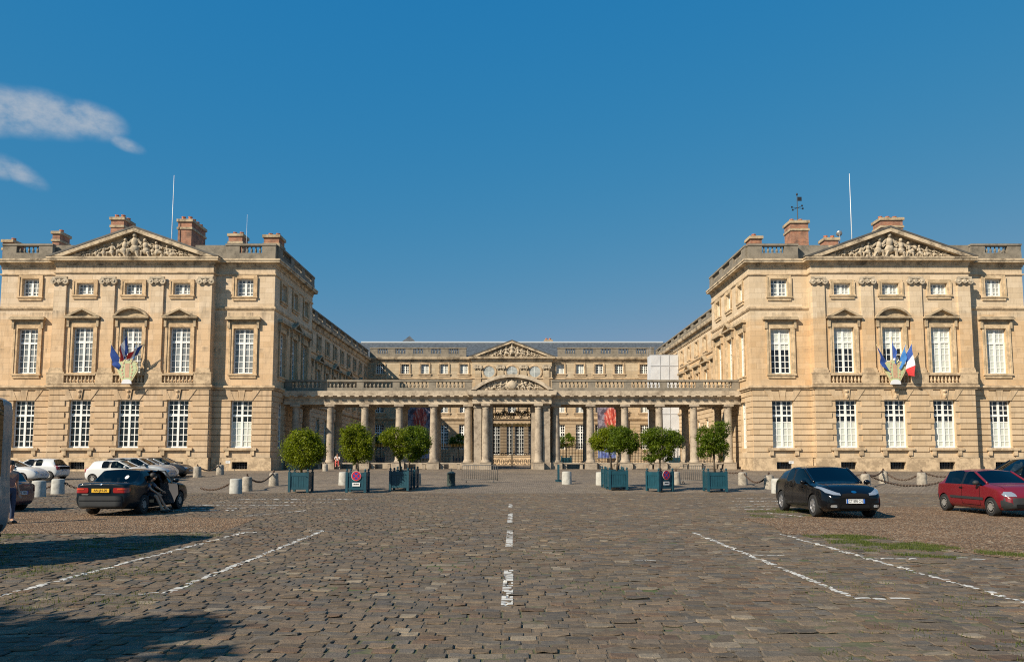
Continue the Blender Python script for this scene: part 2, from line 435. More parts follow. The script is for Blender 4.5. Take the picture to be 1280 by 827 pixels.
# outer ring is pulled out and down to make the worn shoulder and the side of the stone
pu=np.where(sq>.99,ru,uu*2.66); pv=np.where(sq>.99,rv,vv*2.66)
hx=(S[:,1]-S[:,0])/2; hy=(S[:,3]-S[:,2])/2; cx=(S[:,0]+S[:,1])/2; cy=(S[:,2]+S[:,3])/2
VX=cx[:,None]+hx[:,None]*pu[None]; VY=cy[:,None]+hy[:,None]*pv[None]
VY=VY+.10*np.sin(VX*.32+VY*.11)+.05*np.sin(VX*.9+1.3+VY*.4)
VZ=S[:,4][:,None]+S[:,5][:,None]*hx[:,None]*pu[None]+S[:,6][:,None]*hy[:,None]*pv[None]+drop[None]+rng.normal(0,.0035,(ns,G*G))
VZ=VZ-.007*(sq>.99)[None]
co_=np.stack([VX,VY,VZ],-1).reshape(-1,3)
q=[]
for j in range(G-1):
    for i in range(G-1): q.append((j*G+i,j*G+i+1,(j+1)*G+i+1,(j+1)*G+i))
q=np.array(q); nf=len(q)
faces=(q[None]+(np.arange(ns)*G*G)[:,None,None]).reshape(-1,4)
me=bpy.data.meshes.new('cobblestones')
me.vertices.add(len(co_)); me.vertices.foreach_set('co',co_.ravel())
me.loops.add(faces.size); me.loops.foreach_set('vertex_index',faces.ravel().astype(np.int32))
me.polygons.add(len(faces)); me.polygons.foreach_set('loop_start',np.arange(0,faces.size,4,dtype=np.int32))
me.polygons.foreach_set('use_smooth',np.zeros(len(faces),dtype=bool))
pal=np.array([(.135,.110,.084),(.148,.117,.086),(.115,.102,.086),(.158,.122,.087),(.138,.098,.070),(.215,.182,.138),(.118,.106,.092)])*1.0
pick=pal[rng.choice(7,ns,p=[.24,.22,.16,.12,.1,.05,.11])]*(1+(rng.uniform(.78,1.18,(ns,1))-1)*np.where(S[:,2:3]<22,1.0,.6))
ca=me.attributes.new('tone','FLOAT_COLOR','POINT')
cc=np.ones((ns,G*G,4)); cc[:,:,:3]=pick[:,None,:]
ca.data.foreach_set('color',cc.ravel())
me.update(); me.validate()
def settf(nt,b):
    a=N(nt,'ShaderNodeAttribute',attribute_name='tone'); p=pos(nt)
    n=noise(nt,p,11,5,.65); n2=noise(nt,p,.5,5,.6); n3=noise(nt,p,60,3,.6)
    c=mix(nt,1.0,a.outputs['Color'],ramp(nt,n,[(.25,(.72,.72,.72)),(.75,(1.25,1.22,1.18))]),'MULTIPLY')
    c=mix(nt,1.0,c,ramp(nt,n2,[(.3,(.85,.86,.9)),(.7,(1.12,1.08,1.0))]),'MULTIPLY')
    L(nt,c,b.inputs['Base Color']); b.inputs['Roughness'].default_value=.85; b.inputs['Specular IOR Level'].default_value=.18
    bump(nt,b,math_(nt,'ADD',n,math_(nt,'MULTIPLY',n3,.5)),.8,.02)
M['sett']=mat('worn_paving_setts',settf)
me.materials.append(M['sett'])
tag(link('cobblestones',me),'worn grey brown cobblestones paving the square','paving',kind='structure')

# painted lines: they follow the top of each stone and stop at the joints
def unwave_y(x,y):
    yy=y
    for _ in range(6): yy=y-(.10*math.sin(x*.32+yy*.11)+.05*math.sin(x*.9+1.3+yy*.4))
    return yy
import bisect
rowy=[r[0] for r in ROWS]; rowx=[[s[0] for s in r[2]] for r in ROWS]
def stone_h(x,y):
    yy=unwave_y(x,y)
    i=bisect.bisect(rowy,yy)-1
    if i<0 or i>=len(ROWS): return None
    j=bisect.bisect(rowx[i],x)-1
    if j<0: return None
    s=ROWS[i][2][j]
    hx=(s[1]-s[0])/2; hy=(s[3]-s[2])/2
    u=(x-(s[0]+s[1])/2)/hx; v=(yy-(s[2]+s[3])/2)/hy
    m=max(abs(u),abs(v))
    if m>1.0: return None
    z=s[4]+s[5]*hx*u+s[6]*hy*v-.005*(u*u+v*v)
    if m>.88: z-=.010*(m-.88)/.12
    return z
from mathutils import noise as mn
def paint(a,b,w,wear=.5,step=.024,label=None):
    a=Vector(a); b=Vector(b); d=b-a; Ln=d.length; d/=Ln; n=Vector((-d.y,d.x))
    nu=max(2,int(Ln/step)); nw=max(3,int(w/step)); mb=MB(); idx={}; vs=[]; fs=[]
    def vert(i,j):
        k=(i,j)
        if k not in idx:
            p=a+d*(Ln*i/nu)+n*(w*(j/nw-.5)); h=stone_h(p.x,p.y)
            if h is None: idx[k]=None
            else: idx[k]=len(vs); vs.append((p.x,p.y,h+.006))
        return idx[k]
    for i in range(nu):
        for j in range(nw):
            p=a+d*(Ln*(i+.5)/nu)+n*(w*((j+.5)/nw-.5))
            nv=mn.noise(Vector((p.x*2.1,p.y*2.1,3)))*.5+mn.noise(Vector((p.x*9,p.y*9,1)))*.5
            if nv>.80-wear: continue
            q=[vert(i,j),vert(i+1,j),vert(i+1,j+1),vert(i,j+1)]
            if None in q: continue
            fs.append(q)
    if not fs: return
    mb.add(vs,fs); o=mb.build('road_marking',M['paint']); tag(o,label or 'worn white painted line on the cobblestones','road marking',kind='structure')
M['paint']=simple('worn_white_road_paint',(.50,.49,.45),.8,var=.25,vscale=14)
paint((4.2,18.0),(4.2,9.55),.10,.30); paint((6.1,17.6),(6.1,9.2),.095,.34)
paint((-4.48,18.5),(-4.4,9.9),.105,.30); paint((-6.2,18.2),(-6.4,9.0),.095,.34)
for a,b in (((4.26,13.8),(4.85,13.75)),((6.2,13.35),(6.9,13.3)),((7.6,13.35),(8.1,13.3)),((4.2,9.6),(4.85,9.55)),((6.1,9.2),(6.7,9.15)),
            ((-4.9,14.3),(-4.48,14.3)),((-5.3,9.85),(-4.5,9.95)),((-6.9,9.5),(-6.5,9.5)),((-6.5,18.0),(-5.9,18.1)),((-4.85,18.6),(-4.45,18.5)),((2.4,13.0),(2.0,13.1))):
    paint(a,b,.08,.34,.026)
for a,b in ((9.07,12.0),(15.1,18.4),(20.7,24.2),(27.0,29.0)): paint((-.06,a),(-.05,b),.14,.22)
for k,(yy,x0,x1) in enumerate(((25.6,-11.3,-9.2),(26.8,-11.4,-8.2),(28.4,-11.6,-7.6),(30.2,-11.8,-6.8),(32.6,-11.5,-6.5))): paint((x0,yy),(x1,yy+.1),.16,.45,.05)
paint((-8.0,22.9),(-6.8,25.6),.12,.35,.04)
for k,(yy,x0,x1) in enumerate(((26.2,7.6,8.9),(27.6,8.0,9.6),(29.2,8.4,10.2),(31.0,8.8,11.2),(33.2,9.5,12.2))): paint((x0,yy),(x1,yy+.1),.16,.45,.05)
paint((8.0,24.6),(8.75,22.6),.12,.3,.04)
# ------------------------------------------------------------------ architecture helpers (local frame: outward is -y)
def frame_at(x,y,rot): return Matrix.Translation((x,y,0))@Matrix.Rotation(rot,4,'Z')

def wall(mb,u0,u1,z0,z1,ops,reveal=.32,mi=0,y=0.0):
    us=sorted(set([u0,u1]+[e for o in ops for e in (o[0],o[1]) if u0<e<u1]))
    zs=sorted(set([z0,z1]+[e for o in ops for e in (o[2],o[3]) if z0<e<z1]))
    for i in range(len(us)-1):
        for j in range(len(zs)-1):
            cu=(us[i]+us[i+1])/2; cz=(zs[j]+zs[j+1])/2
            if any(o[0]<cu<o[1] and o[2]<cz<o[3] for o in ops): continue
            mb.add([(us[i],y,zs[j]),(us[i+1],y,zs[j]),(us[i+1],y,zs[j+1]),(us[i],y,zs[j+1])],[(0,1,2,3)],mi)
    for a,b,c,d in ops:
        if not (u0<=a and b<=u1): continue
        r=y+reveal
        mb.add([(a,y,c),(b,y,c),(b,y,d),(a,y,d),(a,r,c),(b,r,c),(b,r,d),(a,r,d)],[(0,4,5,1),(1,5,6,2),(2,6,7,3),(3,7,4,0)],mi)

def courses(mb,u0,u1,z0,z1,n,ops,proud=.06,gap=.045,mi=0,notch=0.0,y=0.0):
    h=(z1-z0)/n
    for r in range(n):
        a=z0+r*h+gap*.5; b=z0+(r+1)*h-gap*.5
        cuts=[]
        for o in ops:
            if o[2]<b and o[3]>a:
                nt=notch if r%2 else 0.0
                cuts.append((o[0]-nt,o[1]+nt,max(a,o[2]),min(b,o[3])))
        cuts.sort(); x=u0; segs=[]
        for c in cuts:
            if c[0]>x: segs.append((x,c[0]))
            x=max(x,c[1])
        if x<u1: segs.append((x,u1))
        for s in segs:
            mb.box(s[0],s[1],y-proud,y+.01,a,b,mi)

def keystone(mb,u,w,z0,z1,mi=0,proud=.11,y=0.0,scroll=False):
    # a flat arch of wedge stones over an opening
    n=5; bot=w*1.06; top=w*1.75
    for k in range(n):
        a0=-bot/2+bot*k/n+.012; a1=-bot/2+bot*(k+1)/n-.012; b0=-top/2+top*k/n+.02; b1=-top/2+top*(k+1)/n-.02
        pr=proud*(1.9 if k==2 and scroll else (1.25 if k%2==0 else 1.0)); zt=z1 if k%2==0 else z1-.10
        mb.prism([(u+a0,z0-.02),(u+a1,z0-.02),(u+b1,zt),(u+b0,zt)],y-pr,y+.01,mi)
        if k==2 and scroll:
            mb.ball((u,y-pr,z0+(z1-z0)*.35),(.13,.10,.22)); mb.ball((u,y-pr,z1-.15),(.17,.12,.13))

_wc={}
def window(root,M4,u,z0,z1,w,style,pane='g_dark',hood=None,reveal=.32,y=0.0,surround=True,grill=False,mats=None):
    """One window: frame with glazing bars, its pane, stone surround and hood."""
    h=z1-z0; smat=mats or M['trim']
    key=(round(w,2),round(h,2),style)
    if key not in _wc:
        mb=MB(); t=.10 if w>1.3 else .075
        mb.box(-w/2,-w/2+t,0,.08,0,h); mb.box(w/2-t,w/2,0,.08,0,h); mb.box(-w/2+t,w/2-t,0,.08,0,t*1.3); mb.box(-w/2+t,w/2-t,0,.08,h-t,h)
        if style=='grill':
            mb=MB()
            for k in range(6):
                x=-w/2+w*(k+.5)/6; mb.box(x-.025,x+.025,-.02,.02,0,h)
            for k in range(2):
                z=h*(k+1)/3; mb.box(-w/2,w/2,-.03,.03,z-.02,z+.02)
        else:
            mb.box(-.085,.085,-.02,.075,t*1.3,h-t)
            if style=='tall':
                zt=h*.68; mb.box(-w/2+t,-.085,-.015,.075,zt-.10,zt+.10); mb.box(.085,w/2-t,-.015,.075,zt-.08,zt+.08)
                rows=[zt*k/5 for k in range(1,5)]+[zt+(h-zt)*k/3 for k in range(1,3)]
            elif style=='small': rows=[h*k/3 for k in range(1,3)]
            else: rows=[h*k/4 for k in range(1,4)]
            m=.030
            for z in rows:
                mb.box(-w/2+t,-.085,.02,.06,z-m,z+m); mb.box(.085,w/2-t,.02,.06,z-m,z+m)
            for x in (-w/4-.0,w/4+.0): mb.box(x-m,x+m,.018,.062,t*1.3,h-t)
        pm=MB(); pm.add([(-w/2,.055,0),(w/2,.055,0),(w/2,.055,h),(-w/2,.055,h)],[(0,1,2,3)])
        hm=MB(); hz=h*.55
        hm.add([(-w/2,.055,hz),(w/2,.055,hz),(w/2,.055,h),(-w/2,.055,h)],[(0,1,2,3)],0); hm.add([(-w/2,.055,0),(w/2,.055,0),(w/2,.055,hz),(-w/2,.055,hz)],[(0,1,2,3)],1)
        _wc[key]=(mb,pm,hm,{})
    mb,pm,hm,cache=_wc[key]
    if 'frame' not in cache: cache['frame']=mb.mesh('window',M['iron'] if style=='grill' else M['frame'])
    o=bpy.data.objects.new('window',cache['frame']); col.objects.link(o); o.parent=root
    rl=root.location
    p=M4@Vector((u,y+reveal-.10,z0)); o.location=p-rl; o.rotation_euler=(0,0,M4.to_euler().z)
    k=pane
    if k not in cache:
        if k in ('half','half2'):
            mt=[M['g_dark'],M['g_white']] if k=='half' else [M['g_white'],M['g_dark']]
            cache[k]=hm.mesh('pane',mt)
        else: cache[k]=pm.mesh('pane',M[k])
    link('pane',cache[k],o)
    off=-(reveal-.10)          # from the frame's plane back out to the wall face
    if surround:
        kk=('s',hood,surround,smat.name)
        if kk not in cache:
            s=MB(); fw=.30 if w>1.3 else .2; pr=.09
            s.box(-w/2-fw,-w/2,off-pr,off+.01,-.0,h+fw); s.box(w/2,w/2+fw,off-pr,off+.01,0,h+fw); s.box(-w/2,w/2,off-pr,off+.01,h,h+fw)
            s.box(-w/2-fw*1.15,-w/2-fw*.62,off-pr-.05,off-pr,0,h+fw*.5); s.box(w/2+fw*.62,w/2+fw*1.15,off-pr-.05,off-pr,0,h+fw*.5)
            cache[kk]=s.mesh('surround',smat)
        link('surround',cache[kk],o)
        kk=('sill',smat.name)
        if kk not in cache:
            s=MB(); s.box(-w/2-.38,w/2+.38,off-.17,off+.30,-.14,-.005); s.box(-w/2-.28,w/2+.28,off-.10,off+.02,-.36,-.14)
            cache[kk]=s.mesh('sill',smat)
        link('sill',cache[kk],o)
    if hood:
        kk=('h',hood)
        if kk not in cache:
            s=MB(); hw=w/2+.62; zb=h+.62
            s.box(-hw+.28,hw-.28,off-.08,off+.01,h+.32,zb)                       # plain frieze
            s.box(-hw+.10,hw-.10,off-.20,off+.01,zb,zb+.09); s.box(-hw,hw,off-.42,off+.01,zb+.09,zb+.24)
            for sg in (-1,1): s.box(sg*(hw-.25)-.1,sg*(hw-.25)+.1,off-.22,off,h+.0,zb)
            if hood=='flat':
                s.prism([(-hw,zb+.24),(hw,zb+.24),(hw-.12,zb+.36),(-hw+.12,zb+.36)],off-.36,off+.01)
            elif hood=='tri':
                ap=.78; t=.15
                s.prism([(-hw,zb+.243),(-hw+.4,zb+.243),(0,zb+ap),(0,zb+ap+t)],off-.44,off+.01); s.prism([(hw-.4,zb+.243),(hw,zb+.243),(0,zb+ap+t),(0,zb+ap)],off-.44,off+.01)
                s.prism([(-hw+.4,zb+.243),(hw-.4,zb+.243),(0,zb+ap)],off-.10,off+.01)
            else:
                n=10; rr=(hw*hw+.8*.8)/(2*.8); zc=zb+.24+.8-rr; a0=math.asin(min(1,hw/rr)); pts=[]
                for i in range(n+1):
                    a=-a0+2*a0*i/n; pts.append((rr*math.sin(a),zc+rr*math.cos(a)))
                pin=[((rr-.16)*math.sin(-a0*.93+2*a0*.93*i/n),max(zb+.243,zc+(rr-.17)*math.cos(-a0*.93+2*a0*.93*i/n))) for i in range(n+1)]
                for i in range(n): s.prism([pin[i],pin[i+1],pts[i+1],pts[i]],off-.44,off+.01)
                s.prism([pin[0]]+[pin[-1]]+pin[-2:0:-1],off-.10,off+.01)
            cache[kk]=s.mesh('hood',M['weather_trim'])
        link('hood',cache[kk],o)
    return o

def balusters(mb,p0,p1,zb,zt,step=.34,r=.105,n=6):
    d=Vector(p1)-Vector(p0); k=max(1,int(d.length/step)); h=zt-zb
    for i in range(k):
        c=Vector(p0)+d*((i+.5)/k)
        mb.lathe(c.x,c.y,[(r*.85,zb),(r*.6,zb+.1*h),(r*1.15,zb+.34*h),(r*.55,zb+.68*h),(r*.55,zb+.85*h),(r*.9,zt)],n)
def balustrade(mb,path_a,path_b,zb,zt,secs,ped=.9,thick=.36,base=.32,rail=.14,plain=()):
    """straight balustrade between two plan points; secs baluster runs with pedestals between and at the ends"""
    a=Vector(path_a); b=Vector(path_b); d=b-a; Ln=d.length; rot=math.atan2(d.y,d.x)
    save=mb.M; mb.M=save@Matrix.Translation((a.x,a.y,0))@Matrix.Rotation(rot,4,'Z')
    h=zt-zb; z1=zb+h*base; z2=zt-h*rail
    mb.box(0,Ln,-thick*.55,thick*.55,zb,z1); mb.box(-.05,Ln+.05,-thick*.62,thick*.62,z2,zt)
    run=(Ln-ped*(secs+1))/secs; x=0
    for k in range(secs+1):
        mb.box(x,x+ped,-thick*.5,thick*.5,z1,z2); x+=ped
        if k<secs:
            if k in plain: mb.box(x,x+run,-thick*.35,thick*.35,z1,z2)
            else: balusters(mb,(x+.05,0),(x+run-.05,0),z1,z2)
            x+=run
    mb.M=save

def chimney(root,x0,x1,y0,y1,z0,z1,bands=True,pots=3,roof=None):
    m=MB(); h=z1-z0; cx=(x0+x1)/2
    m.box(x0,x1,y0,y1,z0,z1-.25,0)
    e=.12
    m.box(x0-e,x1+e,y0-e,y1+e,z1-.25,z1,1)
    if bands and h>1.6: m.box(x0-e*.7,x1+e*.7,y0-e*.7,y1+e*.7,z1-.95,z1-.75,1)
    o=m.build('chimney',[M['brick'],M['weather_trim']],root)
    nx=max(1,int((x1-x0)/.55)); ny=max(1,int((y1-y0)/.8)); p=MB()
    for i in range(nx):
        for j in range(ny):
            px_=x0+(x1-x0)*(i+.5)/nx; py_=y0+(y1-y0)*(j+.5)/ny
            p.lathe(px_,py_,[(.2,z1-.01),(.17,z1+.25),(.2,z1+.27),(.2,z1+.34),(.13,z1+.34)],8)
    c=p.build('chimney_pot',M['pot'],o); c.location=(0,0,0)
    return o

def relief(mb,w,h,y,seed,proud=.28,seg=False):
    """A carved pediment group: a seated figure in the middle, standing and reclining figures and foliage falling away to the corners."""
    r=random.Random(seed)
    def top(x): return h*(1-abs(x)/(w/2))*1.0 if not seg else h*math.sqrt(max(0,1-(x/(w/2))**2))*.9
    def fig(x,s,lean):
        b=.02
        mb.ball((x+lean*s*.75,y-proud*.9,b+s*.90),(s*.10,s*.11,s*.115),8,6)            # head
        mb.ball((x+lean*s*.55,y-proud*.6,b+s*.62),(s*.17,s*.15,s*.23),8,6)             # chest
        mb.ball((x+lean*s*.25,y-proud*.6,b+s*.32),(s*.21,s*.17,s*.2),8,6)              # hips
        k=r.choice((-1,1))
        mb.tube([(x+lean*s*.25,y-proud*.75,b+s*.3),(x+k*s*.27,y-proud,b+s*.28),(x+k*s*.3,y-proud*.8,b)],[s*.1,s*.085,s*.06],6)
        mb.tube([(x,y-proud*.7,b+s*.3),(x-k*s*.1,y-proud,b+s*.2),(x-k*s*.14,y-proud*.8,b)],[s*.1,s*.085,s*.06],6)
        mb.tube([(x+lean*s*.5+s*.12,y-proud*.8,b+s*.72),(x+s*.30,y-proud,b+s*.52),(x+s*r.uniform(.2,.5),y-proud,b+s*r.uniform(.45,.75))],[s*.06,s*.05,s*.04],5)
        mb.tube([(x+lean*s*.5-s*.12,y-proud*.8,b+s*.72),(x-s*.30,y-proud,b+s*.5),(x-s*r.uniform(.2,.5),y-proud,b+s*r.uniform(.35,.7))],[s*.06,s*.05,s*.04],5)
    x=0; fig(0,top(0)*.95,0)
    for sg in (-1,1):
        x=w*.085
        while x<w*.37:
            s=max(.3,min(top(x)*.92,h*.80))*r.uniform(.88,1.0); fig(sg*x,s,-sg*r.uniform(.0,.3)); x+=s*r.uniform(.42,.58)+.12
        # reclining figure in the corner
        s=top(w*.37)*1.1
        mb.ball((sg*w*.385,y-proud*.7,s*.62),(s*.15,s*.15,s*.16)); mb.tube([(sg*w*.385,y-proud*.6,s*.42),(sg*w*.41,y-proud*.7,s*.25),(sg*w*.455,y-proud*.7,s*.12)],[s*.22,s*.2,s*.08],6)
    for i in range(int(w*9)):      # drapery, leaves and clouds filling the ground
        x=r.uniform(-.44,.44)*w; z=r.uniform(0,1)**1.5*top(x)*.66; q=r.uniform(.05,.15)
        mb.ball((x,y-proud*r.uniform(.15,.7),z+q*.4),(q*r.uniform(.8,1.8),q,q*r.uniform(.6,1.4)),6,5)

def pediment(mb,mr,u,hw,zb,za,y,proud=.55,t=.5,seed=1):
    """triangular pediment on a cornice whose top is zb; apex top za"""
    hh=za-zb; k=t*math.hypot(hw,hh)/hw
    for sg in (-1,1):
        mb.prism([(u-sg*0,za-.16),(u,za)]+[(u+sg*hw,zb+.01),(u+sg*(hw-.16*hw/hh),zb+.01)] if sg<0 else [(u,za),(u,za-.16),(u+hw-.16*hw/hh,zb+.01),(u+hw,zb+.01)],y-proud-.05,y+.4,2)
        a=hw-.16*hw/hh; b=hw-k*hw/hh
        P=[(u,za-.163),(u,za-k),(u+sg*b,zb+.01),(u+sg*a-sg*.004,zb+.01)]
        mb.prism(P if sg>0 else P[::-1],y-proud-.02,y+.4)
    b=hw-k*hw/hh
    mb.prism([(u-b,zb+.01),(u+b,zb+.01),(u,za-k)],y+.05,y+.39)
    # slope behind it, covering the roof space
    r=MB(); r.M=mr_M=Matrix.Translation((u,0,zb+.02)); r.M=mb.M@r.M
    relief(r,2*b,za-k-zb,y+.05,seed)
    mr.v+=[]; n=len(mr.v); mr.v+=r.v; mr.f+=[[n+i for i in f] for f in r.f]; mr.m+=r.m

def ionic(mb,u,y,z0,z1,w):
    h=z1-z0
    mb.box(u-w*.62,u+w*.62,y-.16,y+.02,z1-h*.22,z1); mb.box(u-w*.52,u+w*.52,y-.09,y+.02,z0,z1-h*.22)
    for sg in (-1,1):
        vs=[]; n=10; c=(u+sg*w*.5,z0+h*.38); rr=h*.40
        pts=[(c[0]+rr*math.cos(2*PI*k/n),c[1]+rr*math.sin(2*PI*k/n)) for k in range(n)]
        mb.prism(pts,y-.2,y+.01); mb.ball((c[0],y-.2,c[1]),(rr*.45,.06,rr*.45),6,5)
    mb.ball((u,y-.14,z0+h*.45),(w*.2,.09,h*.24),6,5)
    mb.tube([(u-w*.45,y-.16,z0+h*.5),(u,y-.19,z0+h*.12),(u+w*.45,y-.16,z0+h*.5)],h*.1,5)

M['surr']=trimstone('window_surround_stone',(.60,.435,.265),(.42,.30,.18),.15,1.5); M['surr_r']=trimstone('clean_window_surround_stone',(.60,.455,.29),(.42,.32,.20),.12,1.5)
# ------------------------------------------------------------------ the two end pavilions
Z0=64.0
def zp(y): return zat(y,Z0)
PX,HW,FH,PROJ,DEPTH=31.65,11.58,6.62,.7,12.2
def pavilion(sg,label,panes,smat):
    gb=gz(Z0)-.12
    root=empty('palace_pavilion',(sg*PX,Z0,gb),label,'building',absolute=True)
    T=Matrix.Translation((sg*PX,Z0,0))
    inn=-sg                     # side of the courtyard in local x
    zpl,zs0,zs1,zc0,zc1=zp(572),zp(487),zp(482),zp(329.6),zp(325)
    wl=MB(); wl.M=T
    G=[];F1=[];A=[];B=[]
    # front: local x of the five bays; outer bays differ
    bays=[-FH-2.45,-4.04,0,4.04,FH+2.45]
    # --- front walls: outer strips at y=0, centre at y=-PROJ
    wg0,wg1=zp(559.5),zp(500); w10,w11=zp(467),zp(410.5); wa0,wa1=zp(370.5),zp(348.5); wb0,wb1=zp(586),zp(577)
    wf0,wf1=zat(368.3,Z0-PROJ),zat(353.8,Z0-PROJ)
    segs=[(-HW,-FH,0.0,[bays[0]]),(-FH,FH,-PROJ,bays[1:4]),(FH,HW,0.0,[bays[4]])]
    allw=[]
    for u0,u1,y,bs in segs:
        ops=[]
        for u in bs:
            ctr=(u0==-FH)
            at=(wf0,wf1) if ctr else (wa0,wa1)
            for (a,b,wd,stl) in ((wg0,wg1,1.78,'tall'),(w10,w11,1.70,'tall'),(at[0],at[1],1.42,'small' if ctr else 'attic'),(wb0,wb1,1.3,'grill')):
                ops.append((u-wd/2,u+wd/2,a,b)); allw.append((u,a,b,wd,stl,y,ctr))
        wall(wl,u0,u1,gb-.3,zc1,ops,.34,0,y)
        gops=[(o[0],o[1],o[2],o[3]) for o in ops if o[2]<zs0]+[(u-1.1,u+1.1,wb1,wg0-.2) for u in bs]
        courses(wl,u0 if u0!=FH else u0+.005,u1,zpl,zs0-.02,12,[(o[0]-.0,o[1]+.0,o[2],o[3]+.62) if abs(o[2]-wg0)<.01 else o for o in gops],.085,.065,0,.34 if u0==-FH else .0,y)
        for u in bs: keystone(wl,u,1.78,wg1,zs0-.03,0,.10,y,scroll=(u0==-FH))
    # returns of the projecting centre
    for s in (-1,1):
        x=s*FH
        wl.add([(x,-PROJ,gb-.3),(x,0,gb-.3),(x,0,zc1),(x,-PROJ,zc1)],[(0,1,2,3) if s>0 else (3,2,1,0)])
        wl.M=T@frame_at(x,-PROJ if s>0 else 0,s*PI/2); courses(wl,0.0,PROJ-.01,zpl,zs0-.02,12,[],.07,.05); wl.M=T
    # courtyard side with three bays; other sides plain
    xi=inn*HW
    MS=frame_at(sg*PX+xi,Z0 if inn>0 else Z0+DEPTH,inn*PI/2)
    sb=[2.5,6.1,9.7]; ops=[]
    sidew=[]
    for i,u in enumerate(sb):
        for (a,b,wd,stl) in ((wg0,wg1,1.6,'tall'),(w10,w11,1.6,'tall'),(wa0,wa1,1.35,'attic')):
            if stl=='tall' and a==wg0 and abs(u-(2.5 if inn>0 else 9.7))>.1: continue
            ops.append((u-wd/2,u+wd/2,a,b)); sidew.append((u,a,b,wd,stl,i))
    wl.M=MS
    wall(wl,0,DEPTH,gb-.3,zc1,ops,.34)
    courses(wl,0.0,DEPTH,zpl,zs0-.02,12,[o for o in ops if o[2]<zs0],.07,.05)
    wl.M=T
    xo=-inn*HW
    wl.add([(xo,0,gb-.3),(xo,DEPTH,gb-.3),(xo,DEPTH,zc1),(xo,0,zc1)],[(0,1,2,3) if xo>0 else (3,2,1,0)])
    wl.add([(-HW,DEPTH,gb-.3),(HW,DEPTH,gb-.3),(HW,DEPTH,zc1),(-HW,DEPTH,zc1)],[(3,2,1,0)])
    wl.build('wall',smat,root)
    # plinth
    path=[(-HW,DEPTH-.01),(-HW,0),(-FH,0),(-FH,-PROJ),(FH,-PROJ),(FH,0),(HW,0),(HW,DEPTH-.01)]
    tm=MB(); tm.M=T
    # plinth is cut by the basement openings, so it is laid as boxes on the front
    for u0,u1,y,bs in segs:
        x=u0-(.09 if u0==-HW else (.09 if u0==-FH else -.0)); e=u1+(.09 if u1==HW else (.09 if u1==FH else 0))
        if u0==FH: x=FH+.092
        if u1==-FH: e=-FH-.092
        for u in sorted(bs)+[None]:
            q=e if u is None else u-.65
            tm.box(x,q,y-.10,y+.005,gb-.3,zpl)
            if u is not None:
                tm.box(u-.65,u+.65,y-.10,y+.005,wb1,zpl); tm.box(u-.65,u+.65,y-.10,y+.005,gb-.3,wb0); x=u+.65
    tm.M=MS; tm.box(.01,DEPTH,-.09,.005,gb-.3,zpl-.002); tm.M=T
    tm.sweep(path,[(0,zs0),(.16,zs0),(.16,zs0+.12),(.28,zs0+.16),(.28,zs1-.02),(.04,zs1+.05),(0,zs1+.05)])
    zl0,zl1=zp(387.5),zp(383.5)
    for seg in (path[:3],path[5:]):
        q=[list(p) for p in seg]
        tm.sweep(q,[(0,zl0),(.06,zl0),(.13,zl0+.12),(.13,zl1-.03),(0,zl1+.03)])
    zm=zp(344.5)
    tm.sweep(path,[(0,zm),(.06,zm),(.10,zm+.06),(.10,zm+.14),(0,zm+.16)])
    tm.build('trim_course',M['trim'],root)
    # cornice
    cm=MB(); cm.M=T
    cm.sweep(path,[(0,zc0-.32),(.06,zc0-.30),(.09,zc0-.14),(.14,zc0-.02),(.50,zc0),(.50,zc0+.15),(.56,zc0+.17),(.56,zc1),(0,zc1+.04)])
    cm.build('cornice',M['cornice'],root)
    # pilasters with pedestals and ionic capitals
    for u in (-6.08,-2.03,2.03,6.08):
        m=MB(); m.M=T
        y=-PROJ
        m.box(u-.52,u+.52,y-.17,y+.01,zp(463),zp(358),0); m.box(u-.60,u+.60,y-.24,y+.01,zp(466.5),zp(463),1); m.box(u-.56,u+.56,y-.21,y+.01,zp(463),zp(461),1)
        m.box(u-.72,u+.72,y-.27,y+.01,zs1+.05,zp(466.5),1); m.box(u-.76,u+.76,y-.31,y+.01,zp(468),zp(466.5)+.002,1)
        p=m.build('pilaster',[smat,M['trim']],root)
        c=MB(); c.M=T; ionic(c,u,y-.16,zp(358.2),zp(349),1.0)
        k=c.build('capital',M['relief'],p); k.location=(0,0,0)
    # balconettes between the pedestals
    for u in (-4.04,0,4.04):
        m=MB(); m.M=T; y=-PROJ
        za=zs1+.05; zb_=zp(468.5)
        m.box(u-1.28,u+1.28,y-.30,y-.08,za,za+.12); m.box(u-1.28,u+1.28,y-.32,y-.06,zb_-.12,zb_)
        balusters(m,(u-1.2,y-.19),(u+1.2,y-.19),za+.12,zb_-.12,.27,.095)
        m.build('balconette',M['trim'],root)
    # windows
    pn=panes
    for (u,a,b,wd,stl,y,ctr) in allw:
        k=bays.index(u) if sg<0 else 4-bays.index(u)     # order from the outside of the pair
        k=bays.index(u)
        if stl=='grill': window(root,T,u,a,b,wd,'grill','g_dark',None,.34,y,False); continue
        fl='g' if a==wg0 else ('f' if a==w10 else 'a')
        hood=None
        if fl=='f': hood='flat' if not ctr else ('seg' if k==2 else 'tri')
        window(root,T,u,a,b,wd,stl,pn[fl][k],hood,.34,y,fl!='g',mats=M['surr'] if sg<0 else M['surr_r'])
        if fl=='g':
            pass
    for (u,a,b,wd,stl,i) in sidew:
        fl='g' if a==wg0 else ('f' if a==w10 else 'a')
        window(root,MS,u,a,b,wd,stl,pn['s'],('tri' if i==1 else 'flat') if fl=='f' else None,.34,0,fl!='g',mats=M['surr'] if sg<0 else M['surr_r'])
